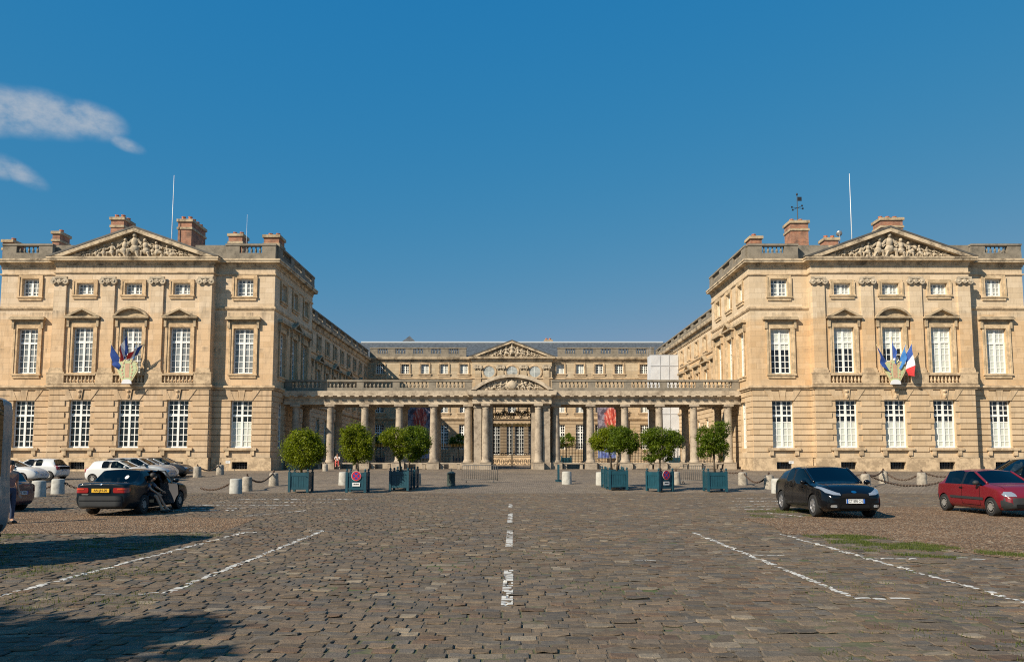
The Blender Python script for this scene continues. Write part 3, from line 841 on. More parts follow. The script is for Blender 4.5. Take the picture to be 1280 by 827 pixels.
    for u0,u1,y,bs in segs:
        for u in bs:
            sm=MB(); sm.M=T; sm.box(u-1.38,u+1.38,y-.24,y+.3,wg0-.2,wg0-.004)
            for s in (-1,1): sm.box(u+s*1.05-.16,u+s*1.05+.16,y-.18,y,wg0-.62,wg0-.2)
            sm.build('window_ledge',M['trim'],root)
    # pediment
    pm=MB(); rm=MB(); pm.M=T
    pediment(pm,rm,0,FH+.62,zc1+.03,zat(281.5,Z0-1.3),-PROJ,.52,.46,11+sg)
    # roof of the pediment running back
    hh=zat(281.5,Z0-1.3)-zc1-.1
    pm.prism([(-FH-.3,zc1+.05),(FH+.3,zc1+.05),(0,zc1+hh)],-PROJ+.41,5.0,1)
    po=pm.build('pediment',[M['cornice'],M['zinc'],M['lead']],root)
    ro=rm.build('relief_sculpture',M['relief'],po,angle=50); ro.location=(0,0,0)
    # balustrade
    zb2,zt2=zc1+.02,zp(305)
    for s in (-1,1):
        bm=MB(); bm.M=T
        a,b=(s*(FH+.75),.12),(s*(HW-.0),.12)
        if s>0: balustrade(bm,a,(b[0],b[1]),zb2,zt2,1,1.15,.4,.42,.12)
        else: balustrade(bm,b,a,zb2,zt2,1,1.15,.4,.42,.12)
        bm.box(s*(FH-.6)-1.5,s*(FH-.6)+1.5,.5,.9,zb2,zt2+.05)
        balustrade(bm,(s*(HW-.02),.33),(s*(HW-.02),DEPTH-.1),zb2,zt2,3,1.1,.4,.42,.12)
        bm.build('balustrade',M['weather'],root)
    # low hipped roof
    rf=MB(); rf.M=T; zr=zc1+1.25
    rf.slab([(-HW+.5,.6),(HW-.5,.6),(HW-.5,DEPTH),(-HW+.5,DEPTH)],zc1-.05,zc1+.12)
    a=[(-HW+.8,1.2,zc1+.121),(HW-.8,1.2,zc1+.121),(HW-.8,DEPTH-.2,zc1+.121),(-HW+.8,DEPTH-.2,zc1+.121),(-HW+4,5.5,zr),(HW-4,5.5,zr),(HW-4,DEPTH-4,zr),(-HW+4,DEPTH-4,zr)]
    rf.add(a,[(0,1,5,4),(1,2,6,5),(2,3,7,6),(3,0,4,7),(4,5,6,7)])
    roof=rf.build('roof',M['zinc'],root)
    return root,roof,zc1
PL={'g':['g_dark']*5,'f':['g_grey']*5,'a':['g_grey']*5,'s':'g_dark'}
PL['g'][4]='half'
PRR={'g':['half']*5,'f':['g_white']*5,'a':['g_grey','g_pale','g_pale','g_pale','g_pale'],'s':'g_white'}
PRR['f']=['half2','half2','half2','g_white','g_white']; PRR['s']='g_pale'
rootL,roofL,ZC=pavilion(-1,'left hand stone palace pavilion with pediment, standing behind the white cars',PL,M['stone'])
rootR,roofR,_=pavilion(1,'right hand stone palace pavilion with pediment and a weather vane on its tall chimney',PRR,M['stone_r'])

# chimneys: measured corners on the picture turned to metres at a depth inside each roof
def chim(roof,x0,x1,yt,Z,d,pots=3,zb=ZC-.1):
    z1=zat(yt,Z); a,b=xat(x0,yt,Z),xat(x1,yt,Z)
    c=chimney(roof,a,b,Z,Z+d,zb,z1); c.location=(0,0,0)
for a in ((139,155,271.5,69.5,1.9),(223,240,274,69.5,3.2),(286,303,292,70.5,1.5),(330,349,293.5,66.0,1.6),(66,75,289,69,1.6),(4,16,299.5,67,1.6)): chim(roofL,*a)
for a in ((938,952,295,66.5,1.3),(988,1010,275.5,68,1.6),(1031,1048,297,70,1.2),(1101,1128,272,69.5,1.6)): chim(roofR,*a)

# ------------------------------------------------------------------ wings and main building
ZF=110.0; XW=20.8
def zf(y): return zat(y,ZF)
WC=16.05; WB=17.3
def wing(sg,label,smat,pane):
    y0,y1=Z0+DEPTH+.02,ZF-.02; gb=.75
    root=empty('palace_wing',(sg*XW,y0,gb),label,'building',absolute=True)
    inn=-sg; Ln=y1-y0
    MS=frame_at(sg*XW,y0 if inn>0 else y1,inn*PI/2)
    wl=MB(); wl.M=MS; ops=[]; ws=[]
    nb=9; sp=Ln/nb
    for k in range(nb):
        u=(k+.5)*sp
        for (a,b,wd,stl) in ((2.6,5.9,1.45,'tall'),(8.0,11.2,1.4,'tall'),(13.2,14.75,1.2,'attic')):
            ops.append((u-wd/2,u+wd/2,a,b)); ws.append((u,a,b,wd,stl,k))
    wall(wl,0,Ln,gb-.2,WC,ops,.32)
    courses(wl,0,Ln,1.7,7.0,11,[o for o in ops if o[2]<7],.07,.05)
    wl.M=Matrix.Identity(4)
    xo=sg*(XW+13)
    wl.add([(xo,y0,gb-.2),(xo,y1,gb-.2),(xo,y1,WC),(xo,y0,WC)],[(0,1,2,3) if sg>0 else (3,2,1,0)])
    wl.build('wall',smat,root)
    tm=MB(); tm.M=MS; P=[(0,0),(Ln,0)]
    tm.sweep(P,[(0,7.0),(.16,7.0),(.26,7.12),(.26,7.3),(0,7.36)]); tm.sweep(P,[(0,12.7),(.1,12.72),(.14,12.85),(0,12.92)]); tm.sweep(P,[(0,gb-.2),(.10,gb-.2),(.10,1.7),(0,1.7)])
    tm.sweep(P,[(0,15.2),(.08,15.22),(.08,15.32),(0,15.34)])
    tm.build('trim_course',M['trim'],root)
    cm=MB(); cm.M=MS
    cm.sweep(P,[(0,WC-.8),(.12,WC-.75),(.2,WC-.5),(.24,WC-.32),(.5,WC-.3),(.56,WC-.08),(.56,WC),(0,WC+.03)]); cm.build('cornice',M['cornice'],root)
    bm=MB(); bm.M=MS; balustrade(bm,(0,.15),(Ln,.15),WC+.02,WB,9,1.2,.4,.35,.13); bm.build('balustrade',M['weather'],root)
    for (u,a,b,wd,stl,k) in ws:
        window(root,MS,u,a,b,wd,stl,pane,('tri' if k%2 else 'flat') if a==8.0 else None,.32,0,a>7)
    rf=MB(); s=sg
    zr=WB+.9
    A=[(sg*(XW+.6),y0,WC+.05),(sg*(XW+.6),y1+6,WC+.05),(sg*(XW+6.5),y1+6,zr),(sg*(XW+6.5),y0,zr),(sg*(XW+13),y0,WC+.05),(sg*(XW+13),y1+6,WC+.05)]
    rf.add(A,[(0,1,2,3),(3,2,5,4),(0,3,4),(1,5,2)])
    rr=rf.build('roof',M['slate'],root)
    for yy in (84,98):
        c=chimney(rr,sg*(XW+5.5)-.5,sg*(XW+5.5)+.5,yy,yy+2.2,WC,zr+.9); c.location=(0,0,0)
wing(-1,'long shaded palace wing on the left of the inner courtyard',M['stone'],'g_dark')
wing(1,'long sunlit palace wing on the right, behind the white scaffold wrap',M['stone_r'],'g_pale')

def main_building():
    gb=.75
    root=empty('main_palace_building',(0,ZF,gb),'main palace building across the back of the courtyard, slate roof and small central pediment','building',absolute=True)
    T=Matrix.Translation((0,ZF,0)); zc=zf(446.5); zt=zf(434)
    hwf=5.7; pj=.6
    wl=MB(); wl.M=T
    X=[6.93+.0,9.78,12.55,15.4,19.0]
    ops=[];ws=[]
    za0,za1=zf(467),zf(455); z10,z11=zf(515.5),zf(487); zg0,zg1=zf(561),zf(530.5)
    for s in (-1,1):
        o=[]
        for x in X:
            for (a,b,wd,stl) in ((zg0,zg1,1.3,'tall'),(z10,z11,1.2,'tall'),(za0,za1,1.12,'attic')):
                q=(s*x-wd/2,s*x+wd/2,a,b); o.append(q); ws.append((s*x,a,b,wd,stl,0.0))
        u0,u1=(hwf,XW+.0) if s>0 else (-XW,-hwf)
        wall(wl,u0,u1,gb-.2,zc,o,.3); courses(wl,u0,u1,1.6,zf(526),12,[q for q in o if q[3]<zf(525)],.06,.05)
    o=[]
    for x,(a,b,wd,stl) in [(x,(zf(568),zf(532),w_,'tall')) for x,w_ in ((-2.35,1.3),(-.35,.85),(1.05,1.3),(2.85,1.1),(-4.2,1.1),(4.3,1.1))]+[(x,(z10,z11,1.2,'tall')) for x in (-3.28,0,3.28)]:
        o.append((x-wd/2,x+wd/2,a,b)); ws.append((x,a,b,wd,stl,-pj))
    wall(wl,-hwf,hwf,gb-.2,zc,o,.3,0,-pj); courses(wl,-hwf,hwf,2.3,zf(526),11,[q for q in o if q[3]<zf(525)],.06,.05,0,0,-pj)
    for s in (-1,1): wl.add([(s*hwf,-pj,gb-.2),(s*hwf,0,gb-.2),(s*hwf,0,zc),(s*hwf,-pj,zc)],[(0,1,2,3) if s>0 else (3,2,1,0)])
    wl.add([(-34,16,gb-.2),(34,16,gb-.2),(34,16,zc),(-34,16,zc)],[(3,2,1,0)])
    wl.build('wall',M['stone_far'],root)
    P=[(-XW,0),(-hwf,0),(-hwf,-pj),(hwf,-pj),(hwf,0),(XW,0)]
    tm=MB(); tm.M=T
    zs=zf(523)
    tm.sweep(P,[(0,zs-.25),(.15,zs-.2),(.25,zs),(.25,zs+.2),(0,zs+.25)]); z2=zf(474); tm.sweep(P,[(0,z2),(.12,z2+.05),(.12,z2+.2),(0,z2+.22)])
    tm.sweep(P,[(0,gb-.2),(.1,gb-.2),(.1,1.6),(0,1.6)]); z3=zf(452); tm.sweep(P,[(0,z3),(.07,z3+.02),(.07,z3+.12),(0,z3+.14)])
    # steps before the centre
    for k in range(6): tm.box(-4.5-.35*(5-k),4.5+.35*(5-k),-pj-.4-.35*(6-k),-pj-.001,gb+.2*k-.1,gb+.2*(k+1)-.1)
    tm.build('trim_course',M['trim'],root)
    cm=MB(); cm.M=T; cm.sweep(P,[(0,zc-.75),(.1,zc-.7),(.18,zc-.45),(.22,zc-.32),(.46,zc-.3),(.52,zc-.06),(.52,zc),(0,zc+.03)]); cm.build('cornice',M['cornice'],root)
    for (u,a,b,wd,stl,y) in ws: window(root,T,u,a,b,wd,stl,'g_pale' if (a==za0 and (-14<u<-11 or abs(u-6.93)<.1 or abs(u-9.78)<.1 or -10<u<-6)) else ('g_pale' if abs(a-z10)<.01 and u>0 else 'g_dark'),None,.3,y,a>zf(526))
    for u in (-4.9,-1.65,1.65,4.9):
        m=MB(); m.M=T; m.box(u-.45,u+.45,-pj-.16,-pj+.01,z2+.22,zf(461)); m.box(u-.45,u+.45,-pj-.16,-pj+.01,zs+.25,z2)
        p=m.build('pilaster',M['stone_far'],root); c=MB(); c.M=T; ionic(c,u,-pj-.15,zf(462),zf(456.5),.85); k=c.build('capital',M['relief'],p); k.location=(0,0,0)
    for u in (-3.28,0,3.28):
        m=MB(); m.M=T@Matrix.Translation((u,-pj,zf(465)))@Matrix.Rotation(PI/2,4,'X')
        m.lathe(0,0,[(.80,-.01),(1.08,-.01),(1.08,.10),(.95,.14),(.80,.10),(.80,-.01)],24,0,False)
        oo=m.build('round_window',M['trim'],root)
        g=MB(); g.M=m.M; g.lathe(0,0,[(.79,-.02),(.79,.03)],24); k=g.build('pane',M['g_pale'],oo); k.location=(0,0,0)
        f=MB(); f.M=m.M; f.box(-.03,.03,-.78,.78,.03,.06); f.box(-.78,-.03,-.03,.03,.03,.06); f.box(.03,.78,-.03,.03,.03,.06); k=f.build('frame',M['frame'],oo); k.location=(0,0,0)
    pm=MB(); rm=MB(); pm.M=T; pediment(pm,rm,0,hwf+.5,zc+.03,zat(424.5,ZF-1),-pj,.48,.42,5)
    pm.prism([(-hwf-.2,zc+.05),(hwf+.2,zc+.05),(0,zat(424.5,ZF-1)-.1)],-pj+.41,4,1)
    po=pm.build('pediment',[M['cornice'],M['slate'],M['lead']],root); ro=rm.build('relief_sculpture',M['relief'],po,angle=50); ro.location=(0,0,0)
    for s in (-1,1):
        bm=MB(); bm.M=T
        a,b=((hwf+.9,.2),(XW-.3,.2)) if s>0 else ((-XW+.3,.2),(-hwf-.9,.2)); balustrade(bm,a,b,zc+.02,zt,5,1.1,.4,.35,.13)
        bm.build('balustrade',M['weather'],root)
    rf=MB(); rf.M=T; zr=zat(428,ZF+5)
    rf.add([(-XW-6,.8,zc+.05),(XW+6,.8,zc+.05),(XW+6,5,zr-.02),(-XW-6,5,zr-.02),(XW+6,13,zr-.02),(-XW-6,13,zr-.02),(XW+6,16,zc),(-XW-6,16,zc)],[(0,1,2,3),(3,2,4,5),(5,4,6,7),(0,3,5,7),(1,6,4,2)])
    roof=rf.build('roof',M['slate'],root)
    r2=MB(); r2.M=T; r2.box(-XW-2,XW+2,4.9,5.3,zr-.05,zr+.17); k=r2.build('ridge_flashing',M['zinc_pale'],roof); k.location=(0,0,0)
    # little pyramid roof and chimney behind
    Zq=ZF+12; a,b=xat(499,427,Zq),xat(522,427,Zq); zb_,za_=zat(430,Zq),zat(418,Zq); c=(a+b)/2
    q=MB(); q.box(a,b,Zq,Zq+2.6,zr-.3,zb_); q.add([(a-.1,Zq-.1,zb_),(b+.1,Zq-.1,zb_),(b+.1,Zq+2.7,zb_),(a-.1,Zq+2.7,zb_),(c,Zq+1.3,za_)],[(0,1,4),(1,2,4),(2,3,4),(3,0,4)])
    k=q.build('roof_lantern',M['slate'],roof); k.location=(0,0,0)
    c=chimney(roof,xat(681,425,ZF+8),xat(690,425,ZF+8),ZF+8,ZF+9.5,zr-.2,zat(424.5,ZF+8),False); c.location=(0,0,0)
    # brackets of the balcony over the central doors
    return root
main_building()

# ------------------------------------------------------------------ colonnade
def colonnade():
    yf=67.5; gb=gz(yf)
    root=empty('colonnade',(0,yf,gb),'low stone colonnade with balustrade linking the two pavilions, arched pediment over its gate','building',absolute=True)
    def z(y): return zat(y,67.2)
    zb,zsh,zcp,zar,zcn,zct,zbt=z(577.5),z(573),z(510),z(505.3),z(495),z(489),z(474.3)
    xs=[3.85+3.03*k for k in range(6)]
    xe=20.03
    def column(x,y,r=.355,ped=True,n=20,zt=zar,par=root,pb=None):
        m=MB()
        m.lathe(x,y,[(r*1.22,zb),(r*1.22,zb+.10),(r*1.12,zb+.17),(r*1.05,zb+.2),(r,zb+.26),(r*1.0,zb+1.6),(r*.86,zcp-.18),(r*.86,zcp-.10),(r*.95,zcp-.08),(r*.95,zcp-.04),(r*.86,zcp-.02),(r*.86,zcp+.06),(r*1.1,zcp+.16)],n)
        m.box(x-r*1.18,x+r*1.18,y-r*1.18,y+r*1.18,zcp+.16,zt+.005)
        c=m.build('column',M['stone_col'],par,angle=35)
        if ped:
            p=MB(); a=r*1.45; p.box(x-a,x+a,y-a,y+a,gb-.25,zb-.06); p.box(x-a*1.06,x+a*1.06,y-a*1.06,y+a*1.06,zb-.06,zb+.002)
            q=p.build('pedestal',M['stone_col'],c); q.location=(0,0,0)
        return c
    for x in xs:
        for s in (-1,1): column(s*x,yf)
    for x in xs[:]:
        for s in (-1,1): column(s*x,yf+3.3)
    # gate frontispiece: columns, piers
    yg=yf-.85
    for s in (-1,1): column(s*2.28,yg,.33)
    pm=MB()
    for s in (-1,1):
        x0,x1=sorted((s*1.70,s*3.32))
        pm.box(x0,x1,yg+.34,yf+3.4,gb-.25,zar+.003)
        x0,x1=sorted((s*2.66,s*3.30)); pm.box(x0,x1,yg+.05,yg+.34,gb-.25,zar+.002)
        pm.box(x0-.06,x1+.06,yg-.01,yg+.34,gb-.25,zb); pm.box(x0-.05,x1+.05,yg+.0,yg+.34,zcp,zcp+.15)
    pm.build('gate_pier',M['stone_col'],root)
    # entablature
    en=MB()
    P=[(-xe,yf-.36),(-3.42,yf-.36),(-3.42,yg-.34),(3.42,yg-.34),(3.42,yf-.36),(xe,yf-.36)]
    en.sweep(P,[(0,zar),(0,zar+.30),(.04,zar+.30),(.04,zar+.36),(-.02,zar+.37),(-.02,zcn-.14),(.12,zcn-.10),(.16,zcn+.0),(.40,zcn+.02),(.44,zct-.06),(.44,zct),(-.1,zct+.03)])
    # underside and back
    en.box(-xe,xe,yf-.355,yf+3.66,zct-.4,zct-.002); en.box(-xe,xe,yf-.355,yf+.36,zar+.002,zar+.4); en.box(-xe,xe,yf+2.95,yf+3.66,zar+.002,zct-.4)
    en.box(-3.41,3.41,yg-.335,yf-.357,zar+.004,zct-.003)
    for s in (-1,1):   # dentils (mutules) under the cornice
        k=0; x=3.7
        while x<xe-.3:
            a=s*x; en.box(a-.18,a+.18,yf-.36-.42,yf-.36-.02,zcn-.075,zcn+.02); x+=.757
    x=-3.2
    while x<3.3: en.box(x-.18,x+.18,yg-.34-.42,yg-.36,zcn-.075,zcn+.02); x+=.64
    en.build('entablature',M['trim_c'],root)
    # balustrade on top
    for s in (-1,1):
        b=MB(); a,c=((3.55,yf+.0),(xe,yf+.0)) if s>0 else ((-xe,yf+.0),(-3.55,yf+.0))
        balustrade(b,a,c,zct+.03,zbt,5,.62,.34,.30,.17)
        b.build('balustrade',M['weather'],root)
    # segmental pediment
    pd=MB(); hw=3.55; rise=zat(468.5,yg)-zct-.03; rr=(hw*hw+rise*rise)/(2*rise); zc_=zct+.03+rise-rr; a0=math.asin(hw/rr); n=20
    outer=[(rr*math.sin(-a0+2*a0*i/n),zc_+rr*math.cos(-a0+2*a0*i/n)) for i in range(n+1)]
    f=.9; r2=rr-.28; a1=math.acos((zct+.03-zc_)/r2)
    inner=[(r2*math.sin(-a1+2*a1*i/n),zc_+r2*math.cos(-a1+2*a1*i/n)) for i in range(n+1)]
    for i in range(n): pd.prism([inner[i],inner[i+1],outer[i+1],outer[i]],yg-.86,yg+.6)
    pd.prism([inner[0]]+inner[:0:-1][::1],yg-.36,yg+.5) if False else pd.prism(inner[::-1],yg-.40,yg+.5)
    po=pd.build('arched_pediment',M['trim_c'],root)
    rl=MB(); rl.M=Matrix.Translation((0,0,zct+.035)); relief(rl,2*inner[-1][0]*.96,rise-.3,yg-.40,21,.2,True)
    rl.ball((0,yg-.62,.42),(.42,.14,.40),12,8)
    q=rl.build('relief_sculpture',M['relief'],po,angle=50); q.location=(0,0,0)
    # roof terrace
    t=MB(); t.box(-xe,xe,yf-.3,yf+3.6,zct-.001,zct+.02); t.build('terrace',M['weather'],root)
    # iron railing between the back columns, on a low stone kerb
    zr0,zr1=zat(578,70.5),zat(554,70.5)
    for s in (-1,1):
        for i in range(5):
            x0,x1=xs[i]+.36,xs[i+1]-.36
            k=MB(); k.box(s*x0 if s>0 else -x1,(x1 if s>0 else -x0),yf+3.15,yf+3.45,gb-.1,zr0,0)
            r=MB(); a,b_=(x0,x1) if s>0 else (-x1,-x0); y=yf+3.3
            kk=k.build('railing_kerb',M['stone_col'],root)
            for zz in (zr0+.12,zr1-.32): r.box(a,b_,y-.02,y+.02,zz-.02,zz+.02,0)
            n=int((b_-a)/.135)
            for j in range(n+1):
                x=a+(b_-a)*j/n; r.box(x-.019,x+.019,y-.019,y+.019,zr0,zr1-.20,0); r.lathe(x,y,[(.012,zr1-.20),(.05,zr1-.12),(.002,zr1+.02)],5,1)
                r.box(x-.026,x+.026,y-.024,y+.024,zr1-.30,zr1-.2,1)
            r.build('iron_railing',[M['iron'],M['gold']],root)
    # gate: two leaves with scrolled panels and a gilded crest
    yG=yf+1.0
    gt=empty('iron_gate',(0,yG,gb),'black and gilded wrought iron double gate under the arched pediment','gate',absolute=True)
    for s in (-1,1):
        r=MB(); zt=zat(527,yG); z0=gb+.06; zm=zat(569,yG)
        X0,X1=.02,1.68
        def bx(a,b_,c,d,mi=0,t=.02):
            p,q=sorted((s*a,s*b_)); r.box(p,q,yG-t,yG+t,c,d,mi)
        bx(X0,X0+.05,z0,zt-.2); bx(X1-.05,X1,z0,zt-.2)
        for zz in (z0,z0+.95,zm-.0,zm+.18,zt-.45): bx(X0,X1,zz,zz+.04)
        n=23
        for j in range(1,n):
            x=X0+(X1-X0)*j/n; bx(x-.018,x+.018,zm+.18,zt-.45,0,.016)
            r.lathe(s*x,yG,[(.01,zt-.45),(.045,zt-.32),(.002,zt-.12)],5,1)
            bx(x-.012,x+.012,z0,z0+.3)
        for zc2,hh in ((z0+.5,.36),(z0+1.2,.2)):
            for j in range(5):
                cx_=X0+(X1-X0)*(j+.5)/5
                pts=[(s*(cx_+math.cos(t_)*.15*(1-t_/16)),yG,zc2+math.sin(t_)*hh*.8*(1-t_/16)) for t_ in [k*.7 for k in range(15)]]
                r.tube(pts,.026,5)
        for j in range(5):   # gilded crest
            cx_=X0+(X1-X0)*(j+.5)/5
            pts=[(s*(cx_+math.cos(t_)*.15*(1-t_/14)),yG,zt-.28+math.sin(t_)*.18*(1-t_/14)) for t_ in [k*.75 for k in range(13)]]
            r.tube(pts,.028,5,1)
        r.build('gate_leaf',[M['iron'],M['gold']],gt)
    # overthrow between the piers
    r=MB(); za=zat(511,yG); zb3=zat(525,yG)
    r.box(-1.69,1.69,yG-.03,yG+.03,zb3,zb3+.06); r.box(-1.69,1.69,yG-.03,yG+.03,za,za+.06)
    rr_=random.Random(4)
    for j in range(26):
        cx_=-1.6+3.2*(j+.5)/26; zc3=(za+zb3)/2+rr_.uniform(-.18,.18); hh=.17
        pts=[(cx_+math.cos(t_)*.13*(1-t_/14),yG,zc3+math.sin(t_)*hh*2.0*(1-t_/14)) for t_ in [k*.75 for k in range(13)]]
        r.tube(pts,.034,5,1 if j%4==0 else 0)
    r.build('overthrow',[M['iron'],M['gold']],gt)
    # benches between the front pedestals
    names=['first','second','third','fourth','fifth']
    bp=None
    for s in (-1,1):
        for i in range(5):
            x0,x1=xs[i]+.56,xs[i+1]-.56; cx_=s*(x0+x1)/2; wd=x1-x0
            lab='stone bench in the %s bay %s of the gate, between two columns'%(names[i],'left' if s<0 else 'right')
            if bp is None:
                bp=empty('stone_bench'); t=MB(); t.box(-wd/2,wd/2,-.24,.24,.43,.55); t.build('seat',M['stone_col'],bp)
                for q in (-1,1):
                    t=MB(); t.box(q*wd*.36-.12,q*wd*.36+.12,-.18,.18,-.2,.43); t.build('leg',M['stone_col'],bp)
                o=bp
            else: o=dup(bp)
            o.location=(cx_,yf,gb-.02); tag(o,lab,'bench','stone benches along the colonnade')
    return root
colonnade()
# ------------------------------------------------------------------ placing helpers
def ground_at(py):                   # distance at which picture row py meets the ground
    lo,hi=3.0,75.0
    for _ in range(50):
        m=(lo+hi)/2
        y=CY-F*math.tan(math.atan((gz(m)-CAMZ)/m)-PITCH)
        if y>py: lo=m
        else: hi=m
    return (lo+hi)/2
def spot(px,py):
    Z=ground_at(py); return Vector((xat(px,py,Z),Z,gz(Z)))

M['teal']=simple('teal_planter_paint',(.009,.058,.082),.45,var=.18,vscale=4)
M['bark']=simple('grey_brown_bark',(.10,.075,.05),.9,var=.3,vscale=12)
M['earth']=simple('potting_soil',(.04,.03,.02),1)
M['bollard']=trimstone('bollard_stone',(.36,.32,.26),(.18,.16,.13),.4,5)
M['bollard_pale']=trimstone('pale_concrete',(.43,.425,.385),(.30,.29,.26),.4,5)
M['rust']=simple('rusty_chain_iron',(.10,.065,.045),.75,.3,var=.4,vscale=20)
M['galv']=simple('galvanised_steel',(.30,.30,.30),.4,.6); M['steel_d']=simple('dull_grey_steel',(.11,.11,.105),.55,.3)
M['bin']=simple('dark_green_bollard_paint',(.035,.055,.05),.5)
M['white']=simple('white_sign_enamel',(.75,.75,.73),.4)
M['sign_red']=simple('sign_red',(.50,.02,.03),.4); M['sign_blue']=simple('sign_blue',(.03,.05,.28),.4); M['ink']=simple('black_lettering',(.01,.01,.01),.5)
def leafmat(name,c1,c2,c3):
    def f(nt,b):
        a=N(nt,'ShaderNodeAttribute',attribute_name='tone')
        c=ramp(nt,a.outputs['Fac'],[(0,c1),(.55,c2),(1,c3)])
        L(nt,c,b.inputs['Base Color']); b.inputs['Roughness'].default_value=.5; b.inputs['Specular IOR Level'].default_value=.3
        t=N(nt,'ShaderNodeBsdfTranslucent'); L(nt,mix(nt,1.0,c,(1.5,1.6,.6),'MULTIPLY'),t.inputs[0])
        m=N(nt,'ShaderNodeMixShader'); m.inputs[0].default_value=.42
        L(nt,b.outputs[0],m.inputs[1]); L(nt,t.outputs[0],m.inputs[2])
        L(nt,m.outputs[0],nt.nodes['Material Output'].inputs[0])
    return mat(name,f)
M['leaf_y']=leafmat('orange_tree_leaf',(.075,.095,.006),(.165,.20,.010),(.27,.30,.018))
M['leaf_g']=leafmat('dark_orange_tree_leaf',(.045,.075,.007),(.105,.155,.010),(.19,.235,.016))
M['leaf_t']=leafmat('plane_tree_leaf',(.02,.05,.008),(.04,.09,.012),(.08,.14,.02))
M['blade']=leafmat('grass_blade',(.045,.07,.014),(.095,.125,.024),(.18,.19,.06))

def quads_mesh(name, verts, tone, material, k=4):
    n=len(verts)//k
    me=bpy.data.meshes.new(name); me.vertices.add(n*k); me.vertices.foreach_set('co',np.asarray(verts,dtype=np.float32).ravel())
    me.loops.add(n*k); me.loops.foreach_set('vertex_index',np.arange(n*k,dtype=np.int32))
    me.polygons.add(n); me.polygons.foreach_set('loop_start',np.arange(0,n*k,k,dtype=np.int32))
    a=me.attributes.new('tone','FLOAT','POINT'); a.data.foreach_set('value',np.repeat(tone,k).astype(np.float32))
    me.materials.append(material); me.update(); me.validate(); return me
def leaves(blobs, per, size, seed, fill=.45):
    """leaf faces spread through clumps; blobs: (x,y,z,rx,ry,rz)"""
    g=np.random.default_rng(seed); P=[];T=[]
    for (x,y,z,rx,ry,rz) in blobs:
        n=max(20,int(per*rx*rz)); sub=max(6,int(n/38))
        d=g.normal(size=(sub,3)); d/=np.linalg.norm(d,axis=1)[:,None]; rad=g.uniform(fill,1.0,sub)**.5
        cs=d*rad[:,None]; tc=g.uniform(0,1,sub)
        idx=g.integers(0,sub,n)
        pts=cs[idx]+g.normal(0,.15,(n,3))
        P.append(np.stack([x+pts[:,0]*rx,y+pts[:,1]*ry,z+pts[:,2]*rz],1)); T.append(np.clip(tc[idx]*.7+g.uniform(0,.35,n)-.03,0,1))
    P=np.concatenate(P); T=np.concatenate(T); n=len(P)
    nrm=g.normal(size=(n,3)); nrm[:,2]=np.abs(nrm[:,2])+.25; nrm/=np.linalg.norm(nrm,axis=1)[:,None]
    a=np.cross(nrm,g.normal(size=(n,3))); a/=np.linalg.norm(a,axis=1)[:,None]; b=np.cross(nrm,a)
    s=size*g.uniform(.65,1.25,n)[:,None]
    V=np.stack([P-a*s,P-b*s*.42+nrm*s*.1,P+a*s,P+b*s*.42+nrm*s*.1],1).reshape(-1,3)
    return V,T

# ------------------------------------------------------------------ planters and their trees
def planter_mesh():
    m=MB(); h=1.0; a=.46
    m.box(-a,a,-a,a,.13,h-.03,0)
    for k in range(6):      # vertical boards
        for s in (-1,1):
            x=-a+.07+(2*a-.14)*(k+.5)/6; w=(2*a-.14)/12-.006
            m.box(x-w,x+w,s*a-(.012 if s<0 else 0),s*a+(.012 if s>0 else 0),.25,h-.2); m.box(s*a-(.012 if s<0 else 0),s*a+(.012 if s>0 else 0),x-w,x+w,.25,h-.2)
    for zz0,zz1 in ((.14,.25),(h-.20,h-.02)):
        m.box(-a-.03,a+.03,-a-.03,a+.03,zz0,zz1)
    r=planter=empty('planter_box')
    m.build('box',M['teal'],r)
    for sx in (-1,1):
        for sy in (-1,1):
            p=MB(); x,y=sx*a,sy*a
            p.box(x-.06,x+.06,y-.06,y+.06,0,h+.03); p.lathe(x,y,[(.03,h+.03),(.03,h+.06),(.06,h+.10),(.055,h+.15),(.02,h+.18)],8)
            p.build('corner_post',M['teal'],r)
    e=MB(); e.box(-a+.04,a-.04,-a+.04,a-.04,h-.06,h-.02); e.build('soil',M['earth'],r)
    return r
PLANT=planter_mesh(); used_p=[False]
PG='teal planters with trees'
def planter(px,py,rz,label,group=PG):
    o=PLANT if not used_p[0] else dup(PLANT); used_p[0]=True
    q=spot(px,py) if not isinstance(px,Vector) else px
    o.location=q; o.rotation_euler=(0,0,rz); tag(o,label,'planter',group); return o
def tree_at(loc,blobs_px,label,seed,m,per=5600,size=.054,trunk_r=.05,group='trees in planters'):
    """blobs given as (px,py,radius px across, radius px up) on the plane of the tree, stored in metres from its foot"""
    r=empty('potted_tree',(loc[0],loc[1],loc[2]+.95),label,'tree',group)
    Z=loc[1]; s=F/Z; g=random.Random(seed); bl=[]
    for (px,py,rx,rz) in blobs_px:
        bl.append((xat(px,py,Z)-loc[0],g.uniform(-.2,.2),zat(py,Z)-loc[2]-.95,rx/s*1.10,min(rx/s,1.0)*.95,rz/s*1.10))
    V,T=leaves(bl,per*1.6,size,seed)
    link('crown',quads_mesh('crown',V,T,m),r)
    t=MB(); low=min(b[2]-b[5]*.3 for b in bl); cxm=sum(b[0] for b in bl)/len(bl)
    t.tube([(0,0,-.05),(cxm*.2,.02,low*.5),(cxm*.4,0,low)],[trunk_r*1.3,trunk_r,trunk_r*.9],7)
    for b in bl: t.tube([(cxm*.4,0,low),((cxm*.4+b[0])/2,b[1]*.6,(low+b[2])/2-.05),(b[0],b[1],b[2]+b[5]*.4)],[trunk_r*.8,trunk_r*.55,trunk_r*.25],6)
    t.build('trunk',M['bark'],r,True)
    return r
